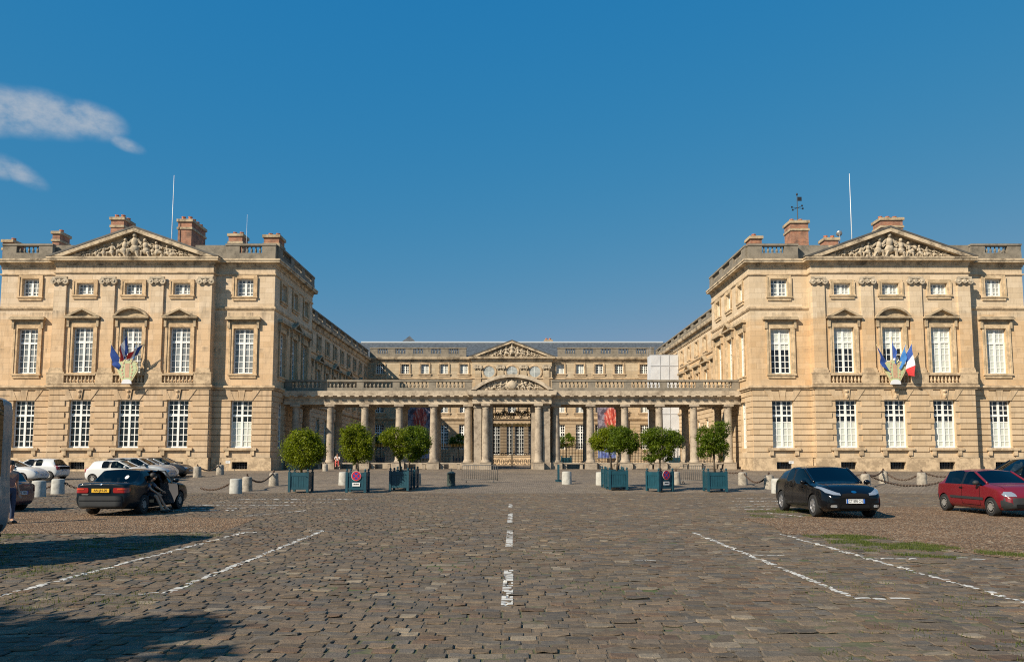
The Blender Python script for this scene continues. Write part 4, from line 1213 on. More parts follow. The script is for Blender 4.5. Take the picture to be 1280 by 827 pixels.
p1=spot(376,614.3); planter(p1,0,0,'teal planter box holding the round bush nearest the left pavilion')
tree_at(p1,[(379,561,22,20),(366,562,11,13),(392,560,12,15),(379,547,14,9)],'round clipped yellow green tree in the planter nearest the left pavilion',1,M['leaf_y'])
p2=spot(447,614.8); planter(p2,0,0,'teal planter box with a round no parking sign, left of the gate')
tree_at(p2,[(444,552,17,19),(448,566,17,11),(436,545,10,10),(455,556,10,14),(446,537,9,7)],'dense upright tree in the signed planter on the left',2,M['leaf_y'])
p3=spot(501,612.3); planter(p3,0,R(-4),'front teal planter box of the close pair left of the gate')
tree_at(p3,[(494,546,15,10),(503,556,13,9),(485,548,9,8),(498,566,7,8)],'yellowish spreading tree in the front planter of the pair left of the gate',3,M['leaf_y'])
p3b=spot(509.5,609.6); planter(p3b,0,R(-4),'rear teal planter box of the close pair left of the gate')
tree_at(p3b,[(521,550,15,14),(528,558,10,10),(517,566,10,9),(510,543,9,8)],'darker tree in the rear planter of the pair left of the gate',4,M['leaf_g'])
p4=spot(771,611.2); planter(p4,0,R(3),'front teal planter box of the close pair right of the gate')
tree_at(p4,[(781,549,16,13),(790,557,8,9),(772,557,12,8),(776,542,12,8)],'green spreading tree in the front planter of the pair right of the gate',5,M['leaf_g'])
p4b=spot(765,608.9); planter(p4b,0,R(3),'rear teal planter box of the close pair right of the gate')
tree_at(p4b,[(757,549,16,12),(748,552,10,9),(763,542,11,9),(760,558,13,7)],'yellowish spreading tree in the rear planter of the pair right of the gate',6,M['leaf_y'])
p5=spot(825,613.2); planter(p5,0,R(30),'teal planter box turned cornerwise with a no parking sign, right of the gate')
tree_at(p5,[(826,545,17,10),(840,551,12,10),(815,547,12,11),(828,559,15,9),(813,569,9,8),(832,571,8,6)],'lumpy dark green tree in the cornerwise planter',7,M['leaf_g'])
p6=spot(894,613.4); planter(p6,0,0,'teal planter box nearest the right pavilion')
tree_at(p6,[(899,538,12,10),(881,546,9,11),(889,552,13,10),(884,564,11,8),(900,560,8,12)],'ragged green tree with two lobes in the planter nearest the right pavilion',8,M['leaf_g'])
# inside the courtyard, seen through the colonnade
for px,Z,lab in ((708,78,'straight behind the railing just right of the gate'),(573,80,'in shade behind the railing left of the gate'),(476,82,'in deep shade behind the railing far left of the gate'),(843,80,'half hidden behind the railing far right of the gate')):
    v=Vector((xat(px,570,Z),Z,gz(Z)))
    planter(v,0,0,'teal courtyard planter '+lab,'planters inside the courtyard')
    tree_at(v,[(px,551,10,7),(px+4,546,6,5),(px-5,555,6,5)],'small dark tree '+lab,int(px),M['leaf_g'],1400,.09,.05,'trees inside the courtyard')

# no parking signs on the planters
def disc(m,r,y0,y1,z,mi,n=28):
    m.prism([(r*math.cos(2*PI*k/n),z+r*math.sin(2*PI*k/n)) for k in range(n)],y0,y1,mi)
def noparking(loc,rz,label):
    r=empty('no_parking_sign',loc,label,'sign','no parking signs on planters',rz)
    m=MB(); disc(m,.245,-.015,0,.40,0); disc(m,.235,-.019,-.015,.40,1); disc(m,.17,-.023,-.019,.40,2)
    c,s=math.cos(R(45)),math.sin(R(45))
    for sg in (-1,1):
        a=.20;w=.026
        pts=[(-a,-w),(a,-w),(a,w),(-a,w)]; q=[(x*c-z*s*sg,.40+x*s*sg+z*c) for x,z in pts]
        if sg<0: q=[(x*c+z*s,.40-x*s+z*c) for x,z in pts]
        m.prism(q,-.027-.001*(sg>0),-.023,1)
    m.build('disc',[M['white'],M['sign_red'],M['sign_blue']],r)
    p=MB(); p.box(-.19,.19,-.012,0,-.11,.07,0)
    for k,(x,wd) in enumerate(((-.12,.02),(-.075,.03),(-.02,.028),(.03,.03),(.075,.022),(.115,.026))): p.box(x-wd*.7,x+wd*.7,-.0145,-.0119,-.045,.015+.01*(k%2),1)
    p.build('supplementary_plate',[M['white'],M['ink']],r)
noparking(p2+Vector((.02,-.505,.43)),0,'round no parking sign on the left signed planter')
d=Vector((math.sin(R(30)),-math.cos(R(30)),0)); noparking(p5+d*.505+Vector((0,0,.43)),R(30),'round no parking sign on the cornerwise planter right of the gate')

# ------------------------------------------------------------------ bollards and chains
def bollard_proto(pale):
    r=empty('stone_bollard'); m=MB()
    if pale: m.lathe(0,0,[(.31,-.05),(.30,.02),(.285,.70),(.265,.74),(.2,.755)],18); m.build('post',M['bollard_pale'],r,angle=40)
    else:
        m.lathe(0,0,[(.29,-.05),(.285,.02),(.25,.66),(.225,.72),(.15,.75)],16); m.build('post',M['bollard'],r,angle=40)
        f=MB(); f.lathe(0,0,[(.06,.74),(.05,.78),(.028,.80),(.05,.84),(.055,.87),(.02,.91)],8); f.build('iron_finial',M['rust'],r)
    return r
BP={True:[bollard_proto(True),False],False:[bollard_proto(False),False]}
BL={}
def bollard(key,px,py,pale,lab,sc_=1.0):
    p=BP[pale]; o=p[0] if not p[1] else dup(p[0]); p[1]=True
    o.location=spot(px,py)-Vector((0,0,.03)); o.scale=(sc_,sc_,sc_); tag(o,lab,'bollard','stone bollards around the forecourt'); BL[key]=o.location.copy()+Vector((0,0,.80*sc_))
for a in (('A',294.5,616.5,True,'pale smooth bollard at the left end of the chain before the left pavilion'),('B',308.5,612.5,False,'stone bollard with iron finial right beside a pale smooth one'),
          ('C',342,606,False,'stone bollard left of the planter nearest the left pavilion'),('D',246.5,595.5,False,'stone bollard beside the parked dark car near the left pavilion wall'),
          ('E',275,592.5,False,'stone bollard by the basement window of the left pavilion'),('G',429.5,605,True,'pale bollard close to the left side of the signed planter'),
          ('H',48,620.5,True,'pale smooth bollard left of the dark saloon, in front of its neighbour'),('I',72,617,True,'greyer bollard just left of the dark saloon, behind a paler one'),
          ('J',520.5,606,False,'bollard half hidden behind the pair of planters left of the gate'),
          ('K',961.5,610,False,'stone bollard behind the rear of the black hatchback, left of a pale one'),('Lp',972,616,True,'pale bollard touching the view of the black hatchback at its rear'),
          ('N',1082,608,False,'stone bollard just right of the black hatchback'),('O',1104.5,603,False,'stone bollard carrying two chains between the black and the red car'),('P',1152.5,605.5,False,'stone bollard left of the red hatchback'),
          ('Q',928.5,605,False,'stone bollard between the last right planter and the right pavilion'),('S',708.5,604,True,'pale bollard standing right of the gate beside a teal board'),('T',751,605,True,'pale bollard partly behind the pair of planters right of the gate'),
          ('U',845,604.5,False,'bollard behind the cornerwise planter'),('F',406.5,588,False,'small bollard at the foot of the column beside the seated person'),('V',1205,606,False,'stone bollard hidden behind the red hatchback')):
    bollard(*a,sc_=.8 if a[0]=='F' else 1.0)
def chain(a,b,sag,label):
    P=[];n=28
    for i in range(n+1):
        t=i/n; p=a.lerp(b,t); p.z-=sag*4*t*(1-t); p.z=max(p.z,gz(p.y)+.03); P.append(p)
    Ls=[0]
    for i in range(n): Ls.append(Ls[-1]+(P[i+1]-P[i]).length)
    def at(s):
        for i in range(n):
            if Ls[i+1]>=s: return P[i].lerp(P[i+1],(s-Ls[i])/max(1e-6,Ls[i+1]-Ls[i]))
        return P[-1]
    m=MB(); step=.105; k=int(Ls[-1]/step)
    mid=a.lerp(b,.5)
    for j in range(k):
        c=at((j+.5)*step); d=(at(min(Ls[-1],(j+.9)*step))-at((j+.1)*step)).normalized()
        s1=d.cross(Vector((0,0,1))).normalized(); s2=s1.cross(d)
        q=s1 if j%2 else s2
        ring=[c+d*.075*math.cos(2*PI*t/8)+q*.042*math.sin(2*PI*t/8)-mid for t in range(9)]
        m.tube(ring,.021,5,0,False)
    o=m.build('iron_chain',M['rust'],smooth=True); o.location=mid; tag(o,label,'chain','iron chains between bollards')
chain(BL['A']+Vector((-2.2,1.2,-.55)),BL['A']-Vector((.05,0,.1)),.25,'rusty chain trailing to the ground on the left of the pale bollard')
chain(BL['B'],BL['C'],.45,'rusty chain hanging between the two bollards left of the first planter')
chain(BL['D'],BL['E'],.40,'rusty chain hanging close to the left pavilion wall')
chain(BL['I'],BL['I']+Vector((1.9,.4,-.35)),.35,'rusty chain running from the greyer bollard behind the dark saloon')
chain(BL['I']+Vector((-.1,.6,-.1)),BL['I']+Vector((-3.2,2.0,-.5)),.3,'rusty chain hanging behind the far left bollards')
chain(BL['N']+Vector((-2.0,.6,.15)),BL['N'],.25,'rusty chain rising behind the bonnet of the black hatchback')
chain(BL['N'],BL['O'],.25,'short rusty chain just right of the black hatchback')
chain(BL['O'],BL['P'],.55,'rusty chain hanging deep between the two bollards left of the red hatchback')
chain(BL['N']+Vector((0,-.05,-.05)),BL['V'],.75,'long low rusty chain running behind the red hatchback')
chain(BL['P'],BL['V'],.3,'rusty chain from the last visible bollard to behind the red hatchback')
chain(BL['Q'],BL['K'],.55,'rusty chain hanging between the right planter bollard and the black hatchback')
chain(BL['Q']+Vector((-.9,.9,.0)),BL['Q'],.12,'short rusty chain end near the last right planter')
def bin_():
    q=spot(564,606); r=empty('bollard_bin',q,'dark green metal bollard with a pointed top, left of the gate barrier','bollard')
    m=MB(); m.lathe(0,0,[(.25,-.03),(.25,.06),(.235,.07),(.235,.62),(.25,.64),(.25,.70),(.12,.78),(.05,.80)],16); m.build('body',M['bin'],r,angle=40)
    f=MB(); f.lathe(0,0,[(.045,.80),(.03,.86),(.045,.90),(.012,.98)],8); f.build('spike',M['iron'],r)
bin_()
def barrier(px0,px1,py,label):
    a,b=spot(px0,py),spot(px1,py); w_=(b-a).length; r=empty('crowd_barrier',(a+b)/2-Vector((0,0,.03)),label,'barrier','steel crowd barriers')
    m=MB(); h=1.08
    m.tube([(-w_/2,0,.12),(-w_/2,0,h-.1),(-w_/2+.1,0,h),(w_/2-.1,0,h),(w_/2,0,h-.1),(w_/2,0,.12)],.024,6); m.tube([(-w_/2,0,.2),(w_/2,0,.2)],.02,6)
    m.build('frame',M['steel_d'],r,True)
    v=MB(); n=int(w_/.125)
    for k in range(1,n): x=-w_/2+w_*k/n; v.tube([(x,0,.2),(x,0,h)],.014,5)
    v.build('bars',M['steel_d'],r,True)
    for s in (-1,1):
        f=MB(); x=s*(w_/2-.25); f.tube([(x,-.32,.02),(x,-.05,.14),(x,.05,.14),(x,.32,.02)],.022,6); f.build('foot',M['steel_d'],r)
barrier(577.5,622,602.5,'steel crowd barrier standing before the left gate column')
barrier(849,893,603.5,'steel crowd barrier partly behind the right planters')
q=spot(698,601); r=empty('standing_board',q,'thin teal board seen edge on beside the pale bollard right of the gate','board')
m=MB(); m.box(-.05,.05,-.4,.4,.08,1.05); m.build('panel',M['teal'],r); m=MB(); m.box(-.18,.18,-.34,-.26,-.02,.08); m.box(-.18,.18,.26,.34,-.02,.08); m.build('foot',M['teal'],r)

# small white plates by the basement windows
for px,py,Zp,lab in ((285,577,63.5,'small white notice plate by the basement window of the left pavilion'),(989,577.5,63.4,'small white notice plate by the basement window of the right pavilion')):
    v=Vector((xat(px,py,Zp),Zp,zat(py,Zp))); r=empty('notice_plate',v,lab,'sign')
    m=MB(); m.box(-.19,.19,-.02,.02,-.11,.11); m.build('plate',M['white'],r)
    m=MB(); m.tube([(0,.03,-.1),(0,.03,-(v.z-gz(Zp))-.05)],.02,6); m.build('post',M['galv'],r)
    m=MB(); 
    for k in range(3): m.box(-.13,.13-.05*k,-.0225,-.0199,.05-.05*k,.065-.05*k)
    m.build('lettering',M['ink'],r)

# ------------------------------------------------------------------ roof furniture
def mast(px,py0,py1,Z,r0,label):
    x=xat(px,py1,Z); z0,z1=zat(py1,Z)-1.0,zat(py0,Z); o=empty('flag_mast',(x,Z,z0),label,'mast')
    m=MB(); h=z1-z0; m.tube([(0,0,0),(0,0,h*.4),(0,0,h)],[r0,r0*.8,r0*.5],7); m.build('pole',M['white'],o,True)
    f=MB(); f.lathe(0,0,[(r0*2.2,-.02),(r0*2.2,.06),(r0*1.2,.2)],8); f.build('base',M['galv'],o)
mast(214.5,219,300,69,.042,'tall white mast on the roof of the left pavilion')
mast(1064.5,217,290,69,.042,'tall white mast on the roof of the right pavilion')
mast(308,268,303,69,.016,'thin grey aerial between two chimneys of the left pavilion')
x,zb_=xat(997,270,69),zat(273.5,69); r=empty('weather_vane',(x,69,zb_),'dark weather vane with a square flag and compass arms on the tall chimney','weather vane')
m=MB(); h=zat(243,69)-zb_; m.tube([(0,0,-.3),(0,0,h-.1)],[.045,.03],6); m.ball((0,0,h),(.09,.09,.13)); m.build('rod',[M['iron']],r)
m=MB(); m.box(.05,.42,-.015,.015,h-.62,h-.24); m.build('flag',M['iron'],r)
m=MB(); z=h-1.28
for a in (.35,.35+PI/2): m.tube([(-.62*math.cos(a),-.62*math.sin(a),z),(.62*math.cos(a),.62*math.sin(a),z)],.022,5)
for a in (.35,.35+PI/2,.35+PI,.35-PI/2): m.box(.62*math.cos(a)-.07,.62*math.cos(a)+.07,.62*math.sin(a)-.02,.62*math.sin(a)+.02,z-.07,z+.09)
m.build('compass_arms',M['iron'],r)
x,zb_=xat(1049,292,70.5),zat(294,70.5); r=empty('satellite_dish',(x,70.5,zb_-.6),'small white satellite dish on the roof of the right pavilion','satellite dish')
m=MB(); m.M=Matrix.Translation((0,0,.75))@Matrix.Rotation(R(-65),4,'X')@Matrix.Rotation(R(20),4,'Y'); m.lathe(0,0,[(.03,0),(.14,.02),(.26,.07),(.27,.08),(.14,.03),(.0,.02)],16,0,False); m.build('dish',M['galv'],r,True)
m=MB(); m.tube([(0,0,-.2),(0,0,.75)],.03,6); m.tube([(0,0,.7),(.1,-.35,1.0)],.015,5); m.build('bracket',M['galv'],r)

# ------------------------------------------------------------------ shields and flags on the pavilions
M['fl_b']=simple('flag_blue_cloth',(.03,.085,.33),.8,var=.2); M['fl_lb']=simple('flag_mid_blue_cloth',(.03,.15,.40),.8,var=.2); M['fl_w']=simple('flag_white_cloth',(.68,.68,.70),.8); M['fl_r']=simple('flag_red_cloth',(.55,.035,.035),.8,var=.15)
M['sh_g']=simple('pale_green_shield_paint',(.44,.49,.27),.6,var=.12); M['sh_y']=simple('pale_gold_shield_paint',(.55,.47,.26),.6,var=.15); M['sh_p']=simple('salmon_shield_paint',(.50,.32,.20),.6,var=.15)
def shield(px,py,Z,label):
    v=Vector((xat(px,py,Z),Z,zat(py,Z))); r=empty('shield_emblem',v,label,'emblem')
    def outline(s):
        pts=[]
        for k in range(41):
            t=-1+2*k/40; pts.append(None)
        half=[(0,-1.02),(.30,-.98),(.44,-.80),(.62,-.48),(.86,-.05),(.93,.28),(.80,.52),(.86,.70),(.62,.86),(.42,.80),(.28,.98),(0,1.0)]
        pts=[(x*s*.98,z*s) for x,z in half]+[(-x*s*.98,z*s) for x,z in half[-2:0:-1]]
        return pts
    m=MB(); m.prism(outline(.98),-.06,.04,0); m.build('board',M['sh_y'],r)
    m=MB(); m.prism(outline(.86),-.075,-.059,0); m.build('field',M['sh_g'],r)
    m=MB()
    for x0,z0,z1,w_ in ((0,-.55,.62,.17),):
        m.prism([(-w_,z0),(w_,z0),(w_*1.1,z1),(-w_*1.1,z1)],-.085,-.0745)
    for sg in (-1,1):
        for k in range(5):
            a=-.5+k*.28; m.ball((sg*(.42-.05*abs(k-2)),-.078,a),(.085,.02,.11),8,6)
    m.build('ornament',M['sh_p'],r)
    m=MB(); m.prism([(-.42,-1.06),(.42,-1.06),(.36,-.80),(.2,-.70),(0,-.68),(-.2,-.70),(-.36,-.80)],-.12,.0); m.ball((0,-.09,.97),(.16,.06,.12)); m.build('scroll',M['fl_w'],r)
    return v
def flag(base,ang,tilt,L_,hoist,fly,mats,label,seed,swing=0.0):
    """a flag on a pole fanned out from the bracket; the cloth hangs down from the upper part of the pole in folds"""
    r=empty('flag',base,label,'flag')
    d=Vector((math.sin(ang)*math.cos(tilt),-math.sin(tilt),math.cos(ang)*math.cos(tilt)))
    m=MB(); m.tube([(0,0,0),tuple(d*L_)],[.022,.018],6); m.lathe((d*L_).x,(d*L_).y,[(.01,(d*L_).z-.02),(.04,(d*L_).z+.06),(.004,(d*L_).z+.2)],6); m.build('pole',M['sh_y'],r,True)
    g=random.Random(seed); n,k=18,9; vs=[];fs=[];mi=[]
    ph=g.uniform(0,6)
    for j in range(k+1):
        t=j/k; p=d*(L_*.97-hoist*t)
        for i in range(n+1):
            s=i/n
            # each hoist point hangs: further along the fly goes down, gathered towards the pole's foot
            fold=.09*math.sin(s*8+ph+t*2.2)*s**.5
            down=fly*s*(1-.42*t)
            q=Vector((p.x+swing*s*(1-.25*t)+fold, p.y-.03-.12*s-.10*abs(math.sin(s*6+ph+t*3))*s, p.z-down))
            vs.append(q)
    for j in range(k):
        for i in range(n):
            fs.append((j*(n+1)+i,j*(n+1)+i+1,(j+1)*(n+1)+i+1,(j+1)*(n+1)+i)); mi.append(min(2,int(3*(i+.5)/n)))
    mb=MB(); mb.v=[tuple(v) for v in vs]; mb.f=[list(f) for f in fs]; mb.m=mi
    mb.build('cloth',mats,r,True)
TRI=[M['fl_b'],M['fl_w'],M['fl_r']]; EU=[M['fl_b']]*3; LB=[M['fl_lb']]*3
sv=shield(159.5,463.5,62.55,'pale green painted shield under flags on the left pavilion')
b0=sv+Vector((0,.20,.30))
flag(b0+Vector((-.25,0,0)),R(-31),R(8),2.35,1.35,1.75,EU,'plain dark blue flag drooping at the far left of the left pavilion bunch',1,.22)
flag(b0+Vector((-.05,0,0)),R(1),R(9),2.8,1.5,1.35,[M['fl_b'],M['fl_w'],M['fl_r']],'tallest blue white and red flag of the left pavilion bunch',2,-.62)
flag(b0+Vector((.10,.0,0)),R(15),R(5),2.0,1.0,.9,LB,'mid blue flag behind the left pavilion bunch',3,.1)
flag(b0+Vector((.2,-.05,0)),R(33),R(14),2.35,1.05,.75,TRI,'tricolour flag swung across at the right of the left pavilion bunch',4,-1.05)
flag(b0+Vector((-.1,.05,0)),R(-12),R(4),1.9,.9,.8,EU,'half hidden dark blue flag in the left pavilion bunch',5,.1)
sv=shield(1118.5,464,62.55,'pale green painted shield under flags on the right pavilion')
b0=sv+Vector((0,.20,.25))
flag(b0+Vector((-.25,0,0)),R(-33),R(8),2.2,1.35,1.7,EU,'plain dark blue flag drooping at the left of the right pavilion bunch',6,.25)
flag(b0+Vector((-.05,0,0)),R(-4),R(8),2.45,1.35,1.2,EU,'narrow dark blue flag upright in the middle of the right pavilion bunch',7,.3)
flag(b0+Vector((.02,0,0)),R(6),R(5),1.5,.8,.8,[M['fl_w']]*3,'white flag end showing over the right pavilion shield',8,.1)
flag(b0+Vector((.15,0,0)),R(22),R(7),2.2,1.3,1.6,LB,'mid blue flag right of the right pavilion shield',9,-.12)
flag(b0+Vector((.35,-.05,0)),R(27),R(9),2.35,1.2,2.7,TRI,'long tricolour hanging straight at the right of the right pavilion bunch',10,.12)

# ------------------------------------------------------------------ exhibition banners and scaffold wrap in the courtyard
def bannerf(nt,b):
    tcn=N(nt,'ShaderNodeTexCoord').outputs['Object']; x,y,z=sepxyz(nt,tcn)
    n=noise(nt,tcn,1.3,6,.65)
    base=ramp(nt,n,[(.32,(.02,.02,.03)),(.46,(.08,.06,.09)),(.58,(.30,.27,.32)),(.66,(.06,.04,.05)),(.78,(.20,.10,.10))])
    w_=N(nt,'ShaderNodeTexWave'); w_.inputs['Scale'].default_value=.9; w_.inputs['Distortion'].default_value=6; L(nt,tcn,w_.inputs['Vector'])
    d=math_(nt,'ADD',math_(nt,'POWER',math_(nt,'DIVIDE',math_(nt,'SUBTRACT',x,.25),1.05),2.0),math_(nt,'POWER',math_(nt,'DIVIDE',math_(nt,'SUBTRACT',z,5.6),1.7),2.0))
    redm=ramp(nt,math_(nt,'ADD',math_(nt,'MULTIPLY',d,.5),math_(nt,'MULTIPLY',noise(nt,tcn,2.2,5,.65),.9)),[(.78,1.0),(.97,0.0)])
    red=ramp(nt,noise(nt,comb(nt,math_(nt,'MULTIPLY',x,2.5),math_(nt,'ADD',math_(nt,'MULTIPLY',z,.9),math_(nt,'MULTIPLY',x,1.2))),1.2,5,.6),[(.35,(.22,.02,.02)),(.5,(.50,.07,.04)),(.62,(.70,.38,.30)),(.72,(.40,.05,.04))])
    c=mix(nt,redm,base,red)
    bl=ramp(nt,math_(nt,'ADD',math_(nt,'MULTIPLY',z,.5),math_(nt,'MULTIPLY',n,.3)),[(.72,1.0),(.9,0.0)])
    c=mix(nt,bl,c,ramp(nt,n,[(.4,(.05,.08,.35)),(.6,(.30,.38,.62))]))
    L(nt,c,b.inputs['Base Color']); b.inputs['Roughness'].default_value=.6
M['banner']=mat('printed_banner_cloth',bannerf)
for px0,px1,lab in ((507.5,538,'tall printed exhibition banner with a red flower, in shade left of the gate'),(747,777,'tall printed exhibition banner with a red flower, in sun right of the gate')):
    Z=ZF-1.3; a,b=xat(px0,530,Z),xat(px1,530,Z); z1,z0=zat(503,Z),zat(572,Z)
    r=empty('exhibition_banner',((a+b)/2,Z,z0),lab,'banner','exhibition banners in the courtyard')
    w_=(b-a)/2; h=z1-z0; n=14; m=MB(); vs=[];fs=[]
    for j in range(n+1):
        for i in range(9):
            x=-w_+2*w_*i/8; z=h*j/n; vs.append((x,.04*math.sin(x*2.2+z*.7),z))
    for j in range(n):
        for i in range(8): fs.append((j*9+i,j*9+i+1,(j+1)*9+i+1,(j+1)*9+i))
    m.add(vs,fs); m.build('cloth',M['banner'],r,True)
    m=MB(); m.tube([(-w_-.1,0,h+.03),(w_+.1,0,h+.03)],.05,6); m.tube([(-w_-.1,0,-.03),(w_+.1,0,-.03)],.05,6)
    for s in (-1,1): m.tube([(s*w_,0,h+.03),(s*w_,1.2,h+.03)],.04,6); m.tube([(s*w_,0,-.03),(s*w_,1.2,-.03)],.04,6)
    m.build('support',M['galv'],r)
def tarpf(nt,b):
    p=pos(nt); n=noise(nt,p,1.2,6,.6); x,y,z=sepxyz(nt,p)
    L(nt,ramp(nt,n,[(.3,(.48,.50,.53)),(.7,(.58,.60,.62))]),b.inputs['Base Color']); b.inputs['Roughness'].default_value=.6
    bump(nt,b,n,.35,.05)
M['tarp_seam']=simple('sheeting_seam',(.46,.48,.51),.6)
M['tarp']=mat('white_scaffold_sheeting',tarpf)
Zs=95.2; x0,x1=xat(813.7,480,Zs),20.75; z1=zat(443.5,Zs)
r=empty('wrapped_scaffold',((x0+x1)/2,Zs,.8),'scaffold wrapped in white sheeting against the right wing','scaffold')
cx=(x0+x1)/2; hw=(x1-x0)/2; m=MB(); vs=[];fs=[]; gsc=random.Random(5)
# sheeting round the front and the courtyard side, slightly billowed
path=[(-hw,2.4),(-hw,1.6),(-hw,.8),(-hw,.0)]+[(-hw+2*hw*k/4,0.0) for k in range(1,5)]
for j in range(15):
    z=.9+(z1-.9-.0)*j/14-.8+.0
    for i,(x,y) in enumerate(path):
        b_=.025*math.sin(i*2.1+j*1.3); vs.append((x-(b_ if i<4 else 0),y-(abs(b_) if i>=3 else 0),z))
k=len(path)
for j in range(14):
    for i in range(k-1): fs.append((j*k+i,j*k+i+1,(j+1)*k+i+1,(j+1)*k+i))
m.add(vs,fs); m.build('sheeting',M['tarp'],r)
m=MB()
for zz in [2.0*k+.4 for k in range(1,7)]: m.box(-hw-.05,hw,-.075,-.045,zz,zz+.05)
for xx in (-hw*.33,hw*.33): m.box(xx-.02,xx+.02,-.072,-.048,.1,z1-.85)
m.build('seams',M['tarp_seam'],r)
m=MB(); h=z1-.8
for x,y in ((-hw+.08,.1),(hw-.08,.1),(-hw+.08,1.2),(-hw+.08,2.4),(0,.1)): m.tube([(x,y,-.05),(x,y,h+1.1)],.03,6)
for zz in (h+.05,h+.6,h+1.05): m.tube([(-hw+.08,.1,zz),(hw-.08,.1,zz)],.025,6); m.tube([(-hw+.08,.1,zz),(-hw+.08,2.4,zz)],.025,6)
m.build('poles',M['galv'],r)

# ------------------------------------------------------------------ trees beside the square whose shade falls on the paving (outside the frame, left)
def street_tree(x,y,blobs,label,seed,n=900,size=.16):
    r=empty('plane_tree',(x,y,-.03),label,'tree')
    V,T=leaves(blobs,n,size,seed,.25); link('crown',quads_mesh('crown',V,T,M['leaf_t']),r)
    t=MB(); hz=min(b[2]-b[5] for b in blobs); t.tube([(0,0,-.1),(.05,0,hz*.6),(0,.05,hz+.6)],[.24,.18,.15],9)
    for b in blobs: t.tube([(0,.05,hz*.85),(b[0]*.5,b[1]*.5,(hz+b[2])/2),(b[0],b[1],b[2])],[.12,.08,.03],6)
    t.build('trunk',M['bark'],r,True)
street_tree(-11.4,2.0,[(0,0,5.2,1.7,1.5,1.2),(1.6,.5,4.9,1.3,1.1,.9),(-1.5,-.3,5.2,1.4,1.3,1.0),(.4,-1.4,5.6,1.5,1.3,1.1),(2.9,.5,4.9,.75,.5,.35),(2.7,-.9,5.3,.7,.4,.3)],'leafy tree beside the square, shading the cobbles',31)

# ------------------------------------------------------------------ grass
def grass(poly,n,seed,label,hmax=.07,patch=.0):
    g=np.random.default_rng(seed); P=np.array(poly); lo,hi=P.min(0),P.max(0); V=[];T=[]
    k=0
    while k<n:
        x,y=g.uniform(lo[0],hi[0]),g.uniform(lo[1],hi[1])
        if not in_poly(poly,x,y) or mn.noise(Vector((x*.9,y*.9,seed)))+.4*mn.noise(Vector((x*3,y*3,seed)))<patch: 
            k+=.34; continue
        for _ in range(5):
            bx,by=x+g.normal(0,.05),y+g.normal(0,.05); a=g.uniform(0,6.28); h=g.uniform(.3,1)*hmax; w_=.007
            l=g.uniform(0,.6)*h
            V+= [(bx-w_*math.cos(a),by-w_*math.sin(a),-.03),(bx+w_*math.cos(a),by+w_*math.sin(a),-.03),(bx+l*math.sin(a),by-l*math.cos(a),h)]; T.append(g.uniform(0,1))
        k+=1
    o=link('grass',quads_mesh('grass',V,np.array(T),M['blade'],3)); tag(o,label,'grass',kind='stuff')
grass([(6.2,17.4),(7.8,17.4),(8.6,14.6),(10.2,12.8),(8.6,12.6),(6.9,13.6),(6.25,15)],6500,3,'short green grass growing on the paving beside the black hatchback',.05,.03)
grass([(-12,17.6),(-6.5,18.1),(-6.4,13),(-8,9),(-10,9)],3000,5,'thin grass in the joints in the shade of the van',.045,.12)
grass([(6.9,22.3),(8.6,22.3),(10.3,26.4),(8.2,27.2)],1500,6,'thin grass left of the black hatchback',.05,.05)
grass([(2.5,6.3),(6.3,6.3),(6.5,12),(4.4,12)],420,8,'scattered tufts between the cobbles on the right',.04,.1)
grass([(-6.6,13),(-4.6,13),(-4.2,8.5),(-6.5,8.5)],500,9,'scattered tufts between the cobbles on the left',.04,.05)
# ------------------------------------------------------------------ vehicles
from mathutils.bvhtree import BVHTree
def paint_mat(name,c,flake=.0,rough=.2,coat=1.0):
    def f(nt,b):
        b.inputs['Base Color'].default_value=C4(c); b.inputs['Roughness'].default_value=rough; b.inputs['Coat Weight'].default_value=coat; b.inputs['Coat Roughness'].default_value=.05
        b.inputs['Metallic'].default_value=flake
        if max(c)<.05: b.inputs['Specular IOR Level'].default_value=.3
        n=noise(nt,pos(nt),3,5); r=math_(nt,'ADD',math_(nt,'MULTIPLY',n,.14),rough-.05); L(nt,r,b.inputs['Roughness'])
    return mat(name,f)
M['p_black']=paint_mat('black_car_paint',(.002,.003,.005),0,.14,.4); M['p_red']=paint_mat('faded_red_car_paint',(.15,.008,.014),0,.3,.3)
M['p_green']=paint_mat('dark_blue_green_car_paint',(.004,.009,.014),0,.22,.12); M['p_white']=paint_mat('white_car_paint',(.58,.59,.58),0,.35,.5); M['p_silver']=paint_mat('silver_car_paint',(.36,.38,.39),.2,.3,.5)
M['p_pale']=paint_mat('pale_blue_silver_car_paint',(.48,.52,.55),.2); M['p_dark']=paint_mat('dark_grey_car_paint',(.022,.023,.026)); M['p_maroon']=paint_mat('dull_maroon_car_paint',(.13,.045,.05),0,.4); M['p_grey']=paint_mat('grey_van_paint',(.20,.215,.22),.1,.4,.6)
M['plastic']=simple('grey_black_bumper_plastic',(.030,.033,.036),.6,spec=.3); M['rubber']=simple('tyre_rubber',(.016,.016,.016),.85); M['alloy']=simple('alloy_rim',(.42,.42,.43),.35,.7); M['hub']=simple('grey_hub_cap',(.30,.29,.27),.5,.3)
M['lining']=simple('dark_cabin_lining',(.009,.009,.010),.9,spec=.1); M['trimblack']=simple('satin_black_trim',(.010,.010,.011),.4); M['seatcloth']=simple('grey_seat_cloth',(.06,.06,.065),.9)
M['chrome']=simple('chrome',(.7,.7,.7),.12,1.0); M['tail']=simple('red_tail_lamp',(.27,.010,.010),.15,coat=.6); M['tail_o']=simple('orange_red_lamp',(.5,.06,.015),.2,coat=.6)
